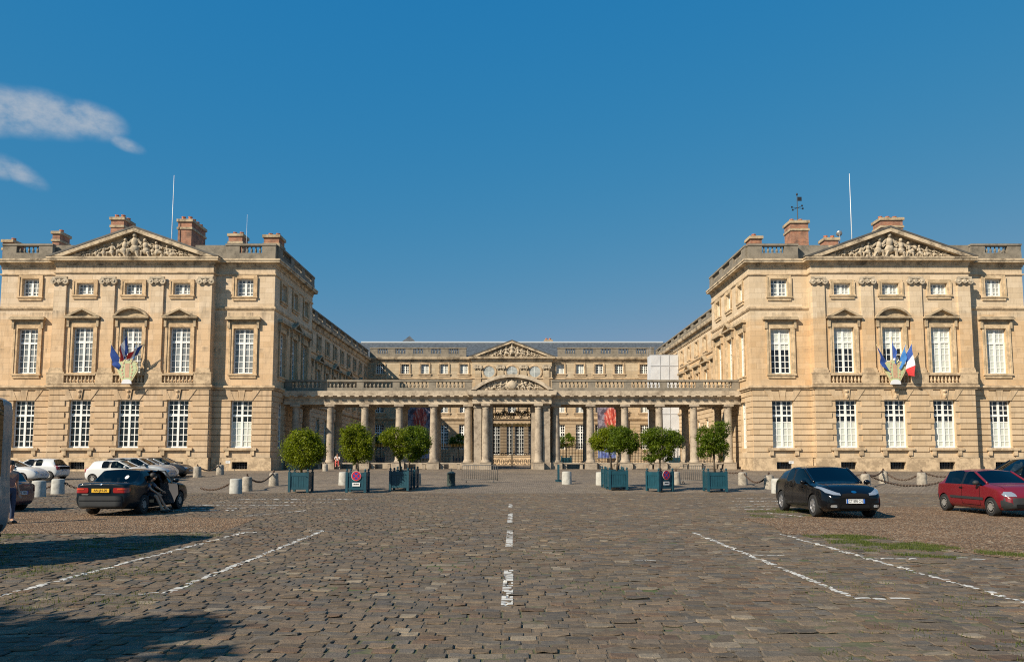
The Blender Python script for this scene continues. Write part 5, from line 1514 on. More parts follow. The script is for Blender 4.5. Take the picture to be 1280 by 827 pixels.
M['plate_y']=simple('yellow_number_plate',(.72,.42,.03),.4); M['plate_w']=simple('white_number_plate',(.72,.74,.74),.4); M['plate_b']=simple('blue_plate_band',(.02,.10,.40),.4)
def lampf(nt,b):
    b.inputs['Base Color'].default_value=(.42,.45,.47,1); b.inputs['Roughness'].default_value=.10; b.inputs['Metallic'].default_value=.55; b.inputs['Coat Weight'].default_value=1
    bump(nt,b,noise(nt,pos(nt),16,2),.7,.03)
M['lamp']=mat('clear_headlamp',lampf)
def carglass(nt,b):
    out=nt.nodes['Material Output']; tr=N(nt,'ShaderNodeBsdfTransparent'); tr.inputs[0].default_value=(.30,.36,.35,1)
    gl=N(nt,'ShaderNodeBsdfGlossy'); gl.inputs['Roughness'].default_value=.03; fr=N(nt,'ShaderNodeFresnel'); fr.inputs[0].default_value=1.6
    m=N(nt,'ShaderNodeMixShader'); L(nt,fr.outputs[0],m.inputs[0]); L(nt,tr.outputs[0],m.inputs[1]); L(nt,gl.outputs[0],m.inputs[2]); L(nt,m.outputs[0],out.inputs[0]); nt.nodes.remove(b)
M['carglass']=mat('tinted_car_glass',carglass)

def evaluated(o):
    bpy.context.view_layer.update()
    dg=bpy.context.evaluated_depsgraph_get(); me=bpy.data.meshes.new_from_object(o.evaluated_get(dg)); return me

SLOTS=['body','windscreen','side_window','rear_window','bumper','door','rear_door','pillar','sill']
DUMMY=[bpy.data.materials.new('slot_%d'%k) for k in range(9)]
def car(name,label,cat,spec,paint,loc,heading,detail=True,group=None,rim='alloy',open_rear=None):
    """spec: list of stations (x, half width, underside z, widest z, shoulder z, top-edge half width, top-edge z, top z); marks name the cells that are glass, doors, bumpers"""
    st=spec['st']; NJ=7
    vs=[];fs=[];mi=[]
    for (x,w,zb,zm,zs,wt,zt,zc) in st:
        half=[(0,zb),(w*.84,zb),(w*.975,zb+.10),(w,zm),(w*.955,zs),(wt,zt),(0,zc)]
        ring=half+[(-a,b) for a,b in half[-2:0:-1]]
        vs+=[(x,a,b) for a,b in ring]
    R_=12; n=len(st)
    for i in range(n-1):
        for j in range(R_):
            jj=(j+1)%R_
            fs.append((i*R_+j,(i+1)*R_+j,(i+1)*R_+jj,i*R_+jj))
            seg=j if j<6 else 11-j
            s=0
            if seg==5 and i in spec['wind']: s=1
            elif seg==5 and i in spec['rear']: s=3
            elif seg==4 and i in spec['side']: s=2
            elif seg==4 and i in spec['pil']: s=7
            elif seg in (1,2) and i in spec['bump']: s=4 if spec.get('bumper_plastic') else 0
            elif seg in (2,3) and i in spec['door']: s=5
            elif seg in (2,3) and i in spec.get('rdoor',()): s=6
            mi.append(s)
    fs.append(tuple(range(R_-1,-1,-1))); mi.append(0); fs.append(tuple((n-1)*R_+k for k in range(R_))); mi.append(0)
    me=bpy.data.meshes.new('body'); me.from_pydata(vs,[],[f[::-1] for f in fs]); 
    for k in range(9): me.materials.append(DUMMY[k])
    me.polygons.foreach_set('material_index',mi); me.polygons.foreach_set('use_smooth',[True]*len(fs))
    bm=bmesh.new(); bm.from_mesh(me); cl=bm.edges.layers.float.new('crease_edge')
    for e in bm.edges:
        ms=[f.material_index for f in e.link_faces]
        if len(ms)==2 and ms[0]!=ms[1] and (set(ms)&{1,2,3}): e[cl]=.62
        a,b=[v.index%R_ for v in e.verts]
        if a==b and a in (4,8,5,7) and e[cl]==0: e[cl]=spec.get('crease',.35)*(1 if a in (4,8) else .55)
        if a==b and a in (1,11): e[cl]=.6
        if len(ms)==2 and (4 in ms) and ms[0]!=ms[1]: e[cl]=.5
        if any(len(f.verts)>4 for f in e.link_faces): e[cl]=spec.get('endcrease',.45)
    bmesh.ops.recalc_face_normals(bm,faces=bm.faces); bm.to_mesh(me); bm.free()
    tmp=bpy.data.objects.new('tmp_body',me); col.objects.link(tmp)
    ss=tmp.modifiers.new('s','SUBSURF'); ss.levels=3 if detail else 2; ss.render_levels=ss.levels
    # wheel arches
    cut=MB(); wr=spec['wr']; xw=spec['axles']; tw=spec['track']/2
    for x in xw:
        for s in (-1,1):
            cut.M=Matrix.Translation((x,s*(tw+.02),wr))@Matrix.Rotation(PI/2,4,'X'); cut.lathe(0,0,[(wr*1.13,-.20),(wr*1.13,.34) if s<0 else (wr*1.13,.20)],28)
    cut.M=Matrix.Identity(4)
    cme=cut.mesh('cut',M['lining']); cme.polygons.foreach_set('material_index',[0]*len(cme.polygons))
    bmx=bmesh.new(); bmx.from_mesh(cme); bmesh.ops.recalc_face_normals(bmx,faces=bmx.faces); bmx.to_mesh(cme); bmx.free()
    co2=bpy.data.objects.new('tmp_cut',cme); col.objects.link(co2)
    bo=tmp.modifiers.new('b','BOOLEAN'); bo.operation='DIFFERENCE'; bo.object=co2; bo.solver='EXACT'; bo.material_mode='TRANSFER'
    full=evaluated(tmp)
    bmx=bmesh.new(); bmx.from_mesh(full); bmesh.ops.recalc_face_normals(bmx,faces=bmx.faces); bmx.to_mesh(full); bmx.free()
    bpy.data.objects.remove(tmp); bpy.data.objects.remove(co2)
    # slots: find index of lining
    lin=[i for i,m_ in enumerate(full.materials) if m_ is M['lining']]
    lin=lin[0] if lin else -1
    root=empty(name,loc,label,cat,group,heading)
    bvh=BVHTree.FromPolygons([v.co.copy() for v in full.vertices],[tuple(p.vertices) for p in full.polygons])
    groups={}
    for p in full.polygons:
        s=p.material_index
        if s==lin: key=('body',0,1)
        elif s==0: key=('body',0,0)
        elif s in (1,3): key=(SLOTS[s],0,0)
        else:
            sd=1 if p.center.y>0 else -1
            k=0
            if s in (2,7):
                k=sum(1 for t in spec['pcuts'] if p.center.x>t)
            if s==4: k=1 if p.center.x>0 else 0
            key=('bumper_corner' if s==4 else SLOTS[s],(sd,k),0)
        groups.setdefault((key[0],key[1]),[]).append((p.index,key[2]))
    out={}
    mm={'body':[paint,M['lining']],'windscreen':[M['carglass']],'rear_window':[M['carglass']],'side_window':[M['carglass']],'bumper_corner':[M['plastic'] if spec.get('bumper_plastic') else paint],'door':[paint],'rear_door':[paint],'pillar':[M['trimblack'] if spec.get('pillar_black',True) else paint]}
    for (nm,k),pl in groups.items():
        idx={};v2=[];f2=[];m2=[]
        for pi,mk in pl:
            f=[]
            for vi in full.polygons[pi].vertices:
                if vi not in idx: idx[vi]=len(v2); v2.append(full.vertices[vi].co.copy())
                f.append(idx[vi])
            f2.append(f); m2.append(mk)
        mb=MB(); mb.v=[tuple(v) for v in v2]; mb.f=f2; mb.m=m2
        o=mb.build(nm,mm[nm],root,angle=32); out[(nm,k)]=o
    q=spec['q']; S0,S1=st[q+5],st[q+6]
    for sd in (-1,1):
        P=[]
        for t_ in (0,.12,.3,.5,.7,.88,1.0):
            x=S0[0]+(S1[0]-S0[0])*t_; y=(S0[5]+(S1[5]-S0[5])*t_)*.985; z0=S0[6]+(S1[6]-S0[6])*t_
            h=bvh.find_nearest(Vector((x,sd*y,z0)))
            P.append(h[0] if h[0] is not None else Vector((x,sd*y,z0)))
        m=MB(); m.tube(P,.036,8); m.build('windscreen_pillar',paint,root,True)
    # cabin: floor, seats, dashboard
    x0,x1=spec['cabin']; w=spec['w']; m=MB(); zf_=.30
    m.box(x0,x1,-w*.86,w*.86,zf_-.05,zf_); m.box(x1-.12,x1+.02,-w*.84,w*.84,zf_,spec['belt']-.03); m.box(x0,x0+.05,-w*.84,w*.84,zf_,spec['belt']-.05)
    m.build('cabin_floor',M['lining'],root)
    for sx,wid in ((spec['seat'][0],'f'),(spec['seat'][1],'r')):
        for s in (-1,1):
            m=MB(); y=s*w*.44
            m.box(sx-.22,sx+.28,y-.24,y+.24,zf_,zf_+.24); m.prism([(sx-.36,spec['belt']-.02),(sx-.30,spec['belt']-.02),(sx-.08,zf_+.2),(sx-.24,zf_+.2)][::-1],y-.23,y+.23)
            m.box(sx-.40,sx-.30,y-.13,y+.13,spec['belt']-.02,spec['belt']+.18)
            m.build('seat',M['seatcloth'],root)
    # wheels
    for x in xw:
        for s in (-1,1):
            wh=empty('wheel',(x,s*tw,wr)); wh.parent=root
            t=MB(); t.M=Matrix.Rotation(-PI/2*s,4,'X')
            t.lathe(0,0,[(wr*.62,-.10),(wr*.95,-.10),(wr,-.07),(wr,.07),(wr*.95,.10),(wr*.66,.105)],26,0,False); t.build('tyre',M['rubber'],wh,angle=35)
            d=MB(); d.M=t.M; rr=wr*.66
            d.lathe(0,0,[(rr,.055),(rr,.09),(rr*.9,.10),(rr*.86,.06)],24,0,False)
            if rim=='alloy':
                d.lathe(0,0,[(.001,.03),(rr*.86,.03)],20,1,False)
                for k in range(7):
                    a=2*PI*k/7; M0=d.M; d.M=M0@Matrix.Rotation(a,4,'Z'); d.box(rr*.1,rr*.9,-.024,.024,.045,.085); d.M=M0
                d.lathe(0,0,[(rr*.24,.04),(rr*.24,.095),(rr*.1,.105),(.001,.105)],12)
            else:
                d.lathe(0,0,[(rr*.88,.07),(rr*.6,.10),(rr*.3,.085),(.001,.10)],20)
                for k in range(10):
                    a=2*PI*(k+.5)/10; M0=d.M; d.M=M0@Matrix.Rotation(a,4,'Z'); d.box(rr*.62,rr*.8,-.03,.03,.07,.101,1); d.M=M0
            d.build('rim',[M['alloy'] if rim=='alloy' else M['hub'],M['lining']],wh,angle=35)
            b_=MB(); b_.M=t.M; b_.lathe(0,0,[(wr*.63,-.09),(wr*.63,-.02)],16); b_.build('brake_disc',M['lining'],wh)
    return root,bvh,out

def decal(bvh,root,name,m,poly,axis,off=.006,sub=2,mats=None,smooth=True):
    """a patch laid on the bodywork: polygon in the plane seen along axis ('f' front, 'b' back, 'l'/'r' sides), dropped onto the surface"""
    bm=bmesh.new(); vs=[bm.verts.new((a,b,0)) for a,b in poly]
    f=bm.faces.new(vs); bmesh.ops.triangulate(bm,faces=[f])
    for _ in range(sub): bmesh.ops.subdivide_edges(bm,edges=bm.edges[:],cuts=1,use_grid_fill=True)
    bmesh.ops.triangulate(bm,faces=bm.faces[:])
    ok=True
    for v in bm.verts:
        a,b=v.co.x,v.co.y
        if axis=='f': o,d=Vector((6,a,b)),Vector((-1,0,0))
        elif axis=='b': o,d=Vector((-6,a,b)),Vector((1,0,0))
        elif axis=='l': o,d=Vector((a,6,b)),Vector((0,-1,0))
        elif axis=='r': o,d=Vector((a,-6,b)),Vector((0,1,0))
        else: o,d=Vector((a,b,6)),Vector((0,0,-1))
        h=bvh.ray_cast(o,d)
        if h[0] is None: v.co=o+d*5.0; continue
        v.co=h[0]-d*off+h[1]*off*.3*(1 if h[1].dot(d)<0 else -1)
    me=bpy.data.meshes.new(name); bm.to_mesh(me); bm.free(); me.materials.append(m)
    me.polygons.foreach_set('use_smooth',[smooth]*len(me.polygons))
    return link(name,me,root)
def rrect(cx,cz,w,h,r=.02,n=3):
    p=[]
    for (sx,sz,a0) in ((1,1,0),(-1,1,90),(-1,-1,180),(1,-1,270)):
        for k in range(n+1):
            a=R(a0+90*k/n); p.append((cx+sx*(w/2-r)+r*math.cos(a),cz+sz*(h/2-r)+r*math.sin(a)))
    return p
def flatplate(root,x,z,w,h,mat_,text,facing,tilt=0.0,band=True,name='number_plate',y=0.0):
    """number plate as a thin slab with lettering"""
    o=empty(name,(x,y,z),rz=0 if facing>0 else PI); o.parent=root
    m=MB(); m.box(-.008,.008,-w/2,w/2,-h/2,h/2,0)
    if band:
        m.box(.0085,.0105,-w/2,-w/2+.05,-h/2,h/2,1); m.box(.0085,.0105,w/2-.05,w/2,-h/2,h/2,1)
    m.build('plate',[mat_,M['plate_b']],o)
    cu=bpy.data.curves.new('lettering','FONT'); cu.body=text; cu.size=h*.95; cu.align_x='CENTER'; cu.align_y='CENTER'; cu.extrude=.001
    t=bpy.data.objects.new('tmp_text',cu); col.objects.link(t); me=evaluated(t); bpy.data.objects.remove(t)
    me.materials.clear(); me.materials.append(M['ink'])
    l=link('lettering',me,o); l.location=(.0115,0,0); l.rotation_euler=(PI/2,0,PI/2)
    wd=max((v.co.x for v in me.vertices),default=.1)-min((v.co.x for v in me.vertices),default=0)
    k=min(1,(w-.13)/max(wd,.01)); l.scale=(k,1,1)
    return o

def hatch_spec(L_,W,H,wb,fo,wr,hood,belt,cowl,rf,rr_,bumper_plastic=False,doors=5,clear=.17,rake=.35,nose=.62,tail=.80,crease=.35,roofw=.70,saloon=None,drop=0.0,rise=0.0):
    """stations from the tail to the nose. x=0 mid-length. cowl/rf/rr_: x of windscreen foot, roof front, roof rear"""
    w=W/2; xf=L_/2; xr=-L_/2
    A=xf-fo; B=A-wb
    st=[]; 
    def S(x,wf,zb,zm,zs,wt,zt,zc): st.append((x,w*wf,zb,zm,zs,w*wt,zt,zc))
    b0=(cowl+rr_)/2-.05
    if saloon is None:
        S(xr,.80,clear+.16,.52,tail-.10,.66,tail-.03,tail-.01)
        S(xr+.10,.93,clear+.06,.55,belt-.03,.78,belt+.00,belt+.02)
        S(xr+.24,.97,clear+.03,.56,belt+rise,.74,belt+rise+.06,belt+rise+.09)
        S(rr_,.98,clear,.57,belt+rise,roofw,H-.10-drop,H-.05-drop)
        iw=[];ir=[2]
    else:
        deck,xd=saloon     # boot height, x of the rear window's foot
        S(xr,.82,clear+.12,.52,deck-.14,.74,deck-.05,deck-.03)
        S(xr+.08,.93,clear+.05,.55,deck-.05,.80,deck-.005,deck+.015)
        S(xr+.40,.97,clear+.03,.56,deck-.03,.80,deck+.01,deck+.04)
        S(xd,.985,clear,.57,belt-.01,.80,belt+.02,belt+.05)
        S(rr_,.99,clear,.57,belt,roofw,H-.07,H-.02)
        ir=[3]
    q=len(st)-1                     # index of roof-rear station
    S((rr_+b0)/2-.03,1.0,clear,.57,belt+rise*.5,roofw+.01,H-.065-drop*.3,H-drop*.3)
    S((rr_+b0)/2+.03,1.0,clear,.57,belt+rise*.45,roofw+.01,H-.065-drop*.25,H-drop*.25)
    S(b0-.05,1.0,clear,.57,belt,roofw+.02,H-.06,H+.005)
    S(b0+.05,1.0,clear,.57,belt,roofw+.02,H-.06,H+.005)
    S(rf,1.0,clear,.57,belt,roofw,H-.09,H-.03)
    S(cowl,1.0,clear,.57,belt-.02,.80,hood+.03,hood+.06)
    S((cowl+xf)/2+.12,.985,clear+.01,.56,hood-.10,.76,hood-.03,hood+.005)
    S(xf-.28,.95,clear+.03,.53,hood-.20,.70,nose+.10,nose+.13)
    S(xf-.08,.87,clear+.06,.46,nose-.10,.64,nose-.02,nose+.0)
    S(xf,.74,clear+.12,.42,nose-.17,.56,nose-.10,nose-.09)
    n=len(st); i_b=q+3
    side=[q,q+1,q+2,q+4]; pil=[q+3]
    if doors==5: side=[q,q+2,q+4]; pil=[q+1,q+3]
    if doors==2: side=[q+2,q+4]; pil=[q+3]
    side=side+[q+5] if saloon is not None or doors!=4 else side
    return dict(st=st,wind=[q+5],rear=ir,side=side,pil=pil,bump=[0,1]+[n-2,n-3],door=[q+4,q+3] if doors==3 else [q+4],rdoor=([q,q+1,q+2] if saloon else [q+1,q+2]) if doors in (2,5) else [],
        bumper_plastic=bumper_plastic,crease=crease,wr=wr,axles=(A,B),track=W-.24,w=w,belt=belt,cabin=(rr_-.05 if saloon is None else rr_,cowl),seat=(b0+.18,b0-.68),pcuts=[(rr_+b0)/2,b0],xf=xf,xr=xr,H=H,hood=hood,nose=nose,b0=b0,rf=rf,cowl=cowl,rr=rr_,q=q)

def mirrors(root,spec,mat_):
    for s in (-1,1):
        m=MB(); x=spec['cowl']-.18; y=s*(spec['w']+.07); z=spec['belt']+.07
        m.ball((x,y,z),(.075,.10,.075),10,8); m.tube([(x,s*(spec['w']-.06),z-.04),(x,y,z-.02)],.03,6); m.build('door_mirror',mat_,root,True)
def seams(bvh,root,sp,rear=True):
    q=sp['b0']; xs=[(q,sp['belt']),(sp['cowl']-.16,sp['belt']-.02)]+([((sp['rr']+q)/2-.06,sp['belt'])] if rear else [])
    for s in ('l','r'):
        for x,zt in xs: decal(bvh,root,'door_seam',M['lining'],[(x-.007,.30),(x+.007,.30),(x+.007,zt),(x-.007,zt)],s,.004,3)
        decal(bvh,root,'sill_seam',M['lining'],[(xs[-1][0] if rear else q,.285),(sp['cowl']-.16,.285),(sp['cowl']-.16,.30),(xs[-1][0] if rear else q,.30)],s,.004,3)
    for y in (-.62,.62): decal(bvh,root,'bonnet_seam',M['lining'],[(sp['cowl']+.1,y-.006),(sp['xf']-.3,y*.95-.006),(sp['xf']-.3,y*.95+.006),(sp['cowl']+.1,y+.006)],'t',.004,3)
def handles(bvh,root,xs,z,m):
    for s in ('l','r'):
        for x in xs: decal(bvh,root,'door_handle',m,rrect(x,z,.19,.035,.012),s,.022)

# black hatchback, facing the camera
sp=hatch_spec(4.31,1.78,1.50,2.65,.88,.325,.97,.93,1.02,.20,-1.60,nose=.77,roofw=.745,tail=.98,drop=.05,rise=.06,doors=2)
bk,bv,_=car('black_hatchback','glossy black five door hatchback parked nose first, between chained bollards and the grass','car',sp,M['p_black'],(9.72,24.1,.002),-PI/2)
xf=sp['xf']
for s in (-1,1):
    decal(bv,bk,'headlight',M['lamp'],[(s*.40,.665),(s*.60,.675),(s*.76,.73),(s*.84,.86),(s*.80,.90),(s*.66,.82),(s*.50,.745),(s*.41,.72)],'f',.012,2)
    decal(bv,bk,'fog_lamp',M['lamp'],rrect(s*.60,.36,.17,.075,.03),'f',.012,1)
    decal(bv,bk,'lamp_recess',M['lining'],rrect(s*.60,.37,.30,.15,.04),'f',.006,1)
decal(bv,bk,'grille',M['lining'],[(-.40,.60),(.40,.60),(.36,.70),(.2,.72),(-.2,.72),(-.36,.70)],'f',.010,2)
decal(bv,bk,'lower_grille',M['lining'],[(-.44,.26),(.44,.26),(.38,.40),(-.38,.40)],'f',.008,2)
decal(bv,bk,'emblem',M['chrome'],[(.075*math.cos(2*PI*k/14),.755+.032*math.sin(2*PI*k/14)) for k in range(14)],'f',.014,1)
flatplate(bk,xf+.035,.50,.52,.115,M['plate_w'],'CT 898 CN',1)
seams(bv,bk,sp); mirrors(bk,sp,M['p_black']); handles(bv,bk,(-.52,.42),.84,M['p_black'])
m=MB(); m.box(xf-1.34,xf-1.33,-.5,-.42,1.02,1.09); 
decal(bv,bk,'roof_antenna',M['lining'],rrect(-1.25,0,.10,.05,.02),'t',.05,1)

# red three door hatchback
sp=hatch_spec(3.71,1.63,1.39,2.47,.70,.275,.92,.90,.82,.10,-1.28,bumper_plastic=True,doors=3,nose=.70,roofw=.70,tail=.92,crease=.5)
rd,bv,_=car('red_hatchback','faded red three door hatchback with black bumpers and a side rubbing strip','car',sp,M['p_red'],(15.05,24.25,.002),-PI/2,rim='hub')
xf=sp['xf']
for s in (-1,1):
    decal(bv,rd,'headlight',M['lamp'],[(s*.44,.60),(s*.71,.60),(s*.74,.66),(s*.68,.735),(s*.50,.735),(s*.44,.68)],'f',.014,2)
decal(bv,rd,'bumper',M['plastic'],[(-.72,.24),(.72,.24),(.76,.42),(.72,.565),(-.72,.565),(-.76,.42)],'f',.012,3); decal(bv,rd,'grille',M['lining'],rrect(0,.34,.96,.09,.03),'f',.018,2)
decal(bv,rd,'emblem',M['chrome'],[(0,.715),(.045,.66),(0,.60),(-.045,.66)],'f',.014,1)
flatplate(rd,xf+.04,.48,.52,.11,M['plate_w'],'BM 412 GX',1)
for s in ('l','r'): decal(bv,rd,'side_strip',M['plastic'],rrect(-.02,.50,1.75,.075,.02),s,.016,3)
seams(bv,rd,sp,False); mirrors(rd,sp,M['plastic']); handles(bv,rd,(-.30,),.80,M['lining'])

# dark people carrier at the right edge, standing across behind the red car
sp=hatch_spec(4.25,1.76,1.74,2.62,.85,.31,1.06,1.04,1.12,.25,-1.75,nose=.80,roofw=.74,tail=1.0,doors=2)
mp,bv,_=car('dark_people_carrier','dark blue green people carrier cut by the edge of the picture, behind the red hatchback','car',sp,M['p_green'],(19.65,29.4,.002),PI)
for s in (-1,1): decal(bv,mp,'headlight',M['lamp'],[(s*.44,.70),(s*.76,.74),(s*.84,.90),(s*.60,.84)],'f',.012,2)
mirrors(mp,sp,M['p_green'])

# dark saloon seen from behind, with its rear right door open
sp=hatch_spec(4.45,1.71,1.40,2.55,.90,.30,.94,.91,.92,.20,-1.02,nose=.70,roofw=.67,saloon=(.99,-1.52))
sa,bv,parts=car('dark_saloon','dark blue green saloon with yellow number plate and its rear door standing open','car',sp,M['p_green'],(-12.18,25.15,.002),PI/2,rim='hub')
xr=sp['xr']
for s in (-1,1):
    decal(bv,sa,'tail_lamp',M['tail'],rrect(s*.575,.765,.42,.15,.04),'b',.014,3)
    decal(bv,sa,'indicator_lamp',M['tail_o'],rrect(s*.62,.80,.26,.045,.02),'b',.022,2)
decal(bv,sa,'bumper',M['plastic'],[(-.84,.27),(.84,.27),(.855,.45),(.84,.60),(-.84,.60),(-.855,.45)],'b',.020,3); decal(bv,sa,'bumper_strip',M['lining'],[(-.84,.46),(.84,.46),(.84,.475),(-.84,.475)],'b',.032,3)
flatplate(sa,xr-.028,.76,.52,.115,M['plate_y'],'AN-JN-20',-1,band=False)
decal(bv,sa,'rear_badge',M['chrome'],rrect(.46,.645,.20,.03,.01),'b',.012,1)
decal(bv,sa,'emblem',M['chrome'],rrect(0,.94,.07,.05,.02),'b',.012,1)
for s in (-.2,.2): decal(bv,sa,'window_sticker',M['white'],rrect(s-.1,1.13,.11,.11,.05),'b',.012,1) if s<0 else None
mirrors(sa,sp,M['p_green']); handles(bv,sa,(.42,),.82,M['lining'])
# swing the right-hand rear door (car's right is local -y) about its front edge
hx=sp['b0']-.05; hy=-sp['w']
hinge=empty('open_rear_door',(hx,hy,0)); hinge.parent=sa; hinge['label']='rear door swung open'
for key in list(parts):
    nm,k=key
    if (nm=='rear_door' and k[0]<0) or (nm in ('side_window','pillar') and k[0]<0 and k[1]==1 and not (nm=='pillar' and parts[key].data.vertices[0].co.x>hx-.02)):
        o=parts[key]; o.parent=hinge; o.location=(-hx,-hy,0)
        if nm=='rear_door':
            lin=o.copy(); lin.data=o.data.copy(); col.objects.link(lin); lin.name='door_lining'; lin.parent=hinge; lin.location=(-hx,-hy+.05,0); lin.data.materials.clear(); lin.data.materials.append(M['seatcloth'])
f=MB(); x0=sp['rr']+.35; 
f.tube([(hx-.03,hy+.02,.86),(hx-.04,hy+.20,1.31),(x0+.1,hy+.22,1.31),(x0-.12,hy+.05,.88)],.025,6); o=f.build('window_frame',M['plastic'],hinge); o.location=(-hx,-hy,0)
hinge.rotation_euler=(0,0,R(62))

# grey van at the left edge
def van():
    sp=hatch_spec(5.3,1.98,2.92,3.2,.95,.34,1.25,1.35,1.95,1.2,-2.55,nose=.95,roofw=.93,tail=2.3,doors=3,clear=.22,crease=.85)
    st=sp['st']; w=.99
    rows=[(-2.65,.97,.34,.9,1.35,.92,2.78,2.84),(-2.62,.99,.32,.9,1.35,.93,2.82,2.88),(-2.40,1.0,.30,.9,1.35,.94,2.84,2.92)]
    sp['st']=[(x,w*a,zb,zm,zs,w*wt,zt,zc) for x,a,zb,zm,zs,wt,zt,zc in rows]+[(x,a,zb,.9,zs,wt*1.0,zt,zc) for (x,a,zb,zm,zs,wt,zt,zc) in st[4:]]
    sp['rear']=[]; q=2; sp['side']=[q,q+4,q+5]; sp['pil']=[]; sp['wind']=[q+5]; sp['door']=[q+4]; sp['rdoor']=[]; sp['bump']=[]; sp['endcrease']=.75; sp['pillar_black']=False
    v,bv,_=car('grey_van','tall grey van cut off by the edge of the picture','van',sp,M['p_grey'],(-10.58,12.0,.002),R(-90)-R(4),rim='hub')
    for s in (-1,1): decal(bv,v,'tail_lamp',M['tail'],rrect(s*.82,1.1,.12,.5,.04),'b',.012,2)
    decal(bv,v,'rear_bumper',M['plastic'],rrect(0,.52,1.7,.22,.04),'b',.03,3); decal(bv,v,'rear_window',M['g_dark'],rrect(-.45,1.85,.62,.5,.05),'b',.012,2); decal(bv,v,'rear_window',M['g_dark'],rrect(.45,1.85,.62,.5,.05),'b',.012,2)
    decal(bv,v,'wheel_arch_trim',M['plastic'],rrect(-.2,.42,4.6,.14,.04),'l',.015,3); decal(bv,v,'wheel_arch_trim',M['plastic'],rrect(-.2,.42,4.6,.14,.04),'r',.015,3)
    mirrors(v,sp,M['plastic'])
van()

# cars parked in rows before the left pavilion, all parallel to its wall
def far_car(nm,lab,sp,pm,x_end,Z,head,lights=True):
    x=x_end-sp['xf'] if head==0 else x_end-sp['xf']
    o,bv,_=car(nm,lab,'car',sp,pm,(x,Z,gz(Z)-.03),head,True,'cars parked before the left pavilion','hub')
    for s in (-1,1):
        decal(bv,o,'headlight',M['lamp'],rrect(s*.55,.64,.30,.13,.04),'f',.012,2); decal(bv,o,'tail_lamp',M['tail'],rrect(s*.66,.80,.16,.30,.04),'b',.012,2)
    flatplate(o,sp['xf']+.02,.46,.5,.11,M['plate_w'],'AB 215 KD' if head==0 else 'DK 730 BT',1); mirrors(o,sp,pm)
    flatplate(o,sp['xr']-.02,.62,.5,.11,M['plate_w'],'AB 215 KD' if head==0 else 'DK 730 BT',-1)
    global bv_; bv_=bv
    return o
def X_(px,Z): return xat(px,590,Z)
s1=lambda:hatch_spec(3.77,1.64,1.42,2.47,.75,.28,.93,.91,.84,.10,-1.42,nose=.70,roofw=.70,tail=.95,doors=2)
far_car('white_hatchback','white five door hatchback facing right, directly behind the dark saloon',s1(),M['p_white'],X_(190,47.3),47.3,0)
far_car('silver_estate','silver estate car facing right, roof just above the white hatchback',hatch_spec(4.5,1.74,1.50,2.65,.88,.30,.97,.95,1.0,.25,-1.70,nose=.74,roofw=.70,tail=1.0),M['p_silver'],X_(216,49.9),49.9,0)
far_car('pale_hatchback','pale blue silver hatchback between the silver estate and the dark cars',s1(),M['p_pale'],X_(219,52.2),52.2,0)
far_car('dark_hatchback','dark grey hatchback nearest the left pavilion wall',hatch_spec(4.2,1.72,1.42,2.58,.85,.30,.93,.91,.92,.18,-1.50,nose=.72,roofw=.68,tail=.95,doors=2),M['p_dark'],X_(238,54.5),54.5,0)
far_car('white_saloon','white saloon facing right beside the van, left of the other white hatchback',hatch_spec(4.2,1.68,1.40,2.5,.85,.29,.92,.90,.86,.15,-1.0,nose=.70,roofw=.68,saloon=(.98,-1.5)),M['p_white'],X_(54.5,48.3),48.3,0)
sp=s1(); o=far_car('white_small_hatchback','small white hatchback showing its dark tailgate, behind the white saloon',sp,M['p_white'],0,50.9,PI); o.location.x=X_(80.5,50.9)-3.77/2; decal(bv_,o,'tailgate_trim',M['lining'],rrect(0,.86,1.30,.34,.05),'b',.010,2)
# maroon car behind the van, its tail towards the square
sp=s1(); o=far_car('maroon_small_car','dull maroon small car half hidden by the van, person standing before it',sp,M['p_maroon'],-16.0,25.3,PI); o.location.x=-16.0+sp['xr']; del o['group']

# ------------------------------------------------------------------ people
M['skin']=simple('skin',(.55,.30,.19),.55); M['hair']=simple('dark_hair',(.015,.012,.010),.6); M['c_dark']=simple('dark_top_cloth',(.02,.022,.03),.85); M['c_blue']=simple('blue_denim',(.03,.05,.10),.85)
M['c_steel']=simple('dusky_blue_top',(.12,.16,.23),.85); M['c_white']=simple('white_top_cloth',(.66,.62,.60),.8); M['c_coral']=simple('coral_trouser_cloth',(.60,.10,.08),.8); M['shoe']=simple('dark_shoes',(.03,.025,.02),.6); M['c_mauve']=simple('dusky_pink_top',(.24,.14,.13),.85)
def skin_mesh(name,nodes,edges,sub=2,root='pelvis'):
    ks=list(nodes); me=bpy.data.meshes.new(name); me.from_pydata([nodes[k][0] for k in ks],[(ks.index(a),ks.index(b)) for a,b in edges],[])
    o=bpy.data.objects.new('tmp_skin',me); col.objects.link(o); sm=o.modifiers.new('k','SKIN'); sm.use_smooth_shade=True
    sv=me.skin_vertices[0].data
    for i,k in enumerate(ks):
        r=nodes[k][1]; sv[i].radius=(r,r) if not isinstance(r,tuple) else r; sv[i].use_root=(k==root)
    s=o.modifiers.new('s','SUBSURF'); s.levels=sub; s.render_levels=sub
    out=evaluated(o); bpy.data.objects.remove(o); return out
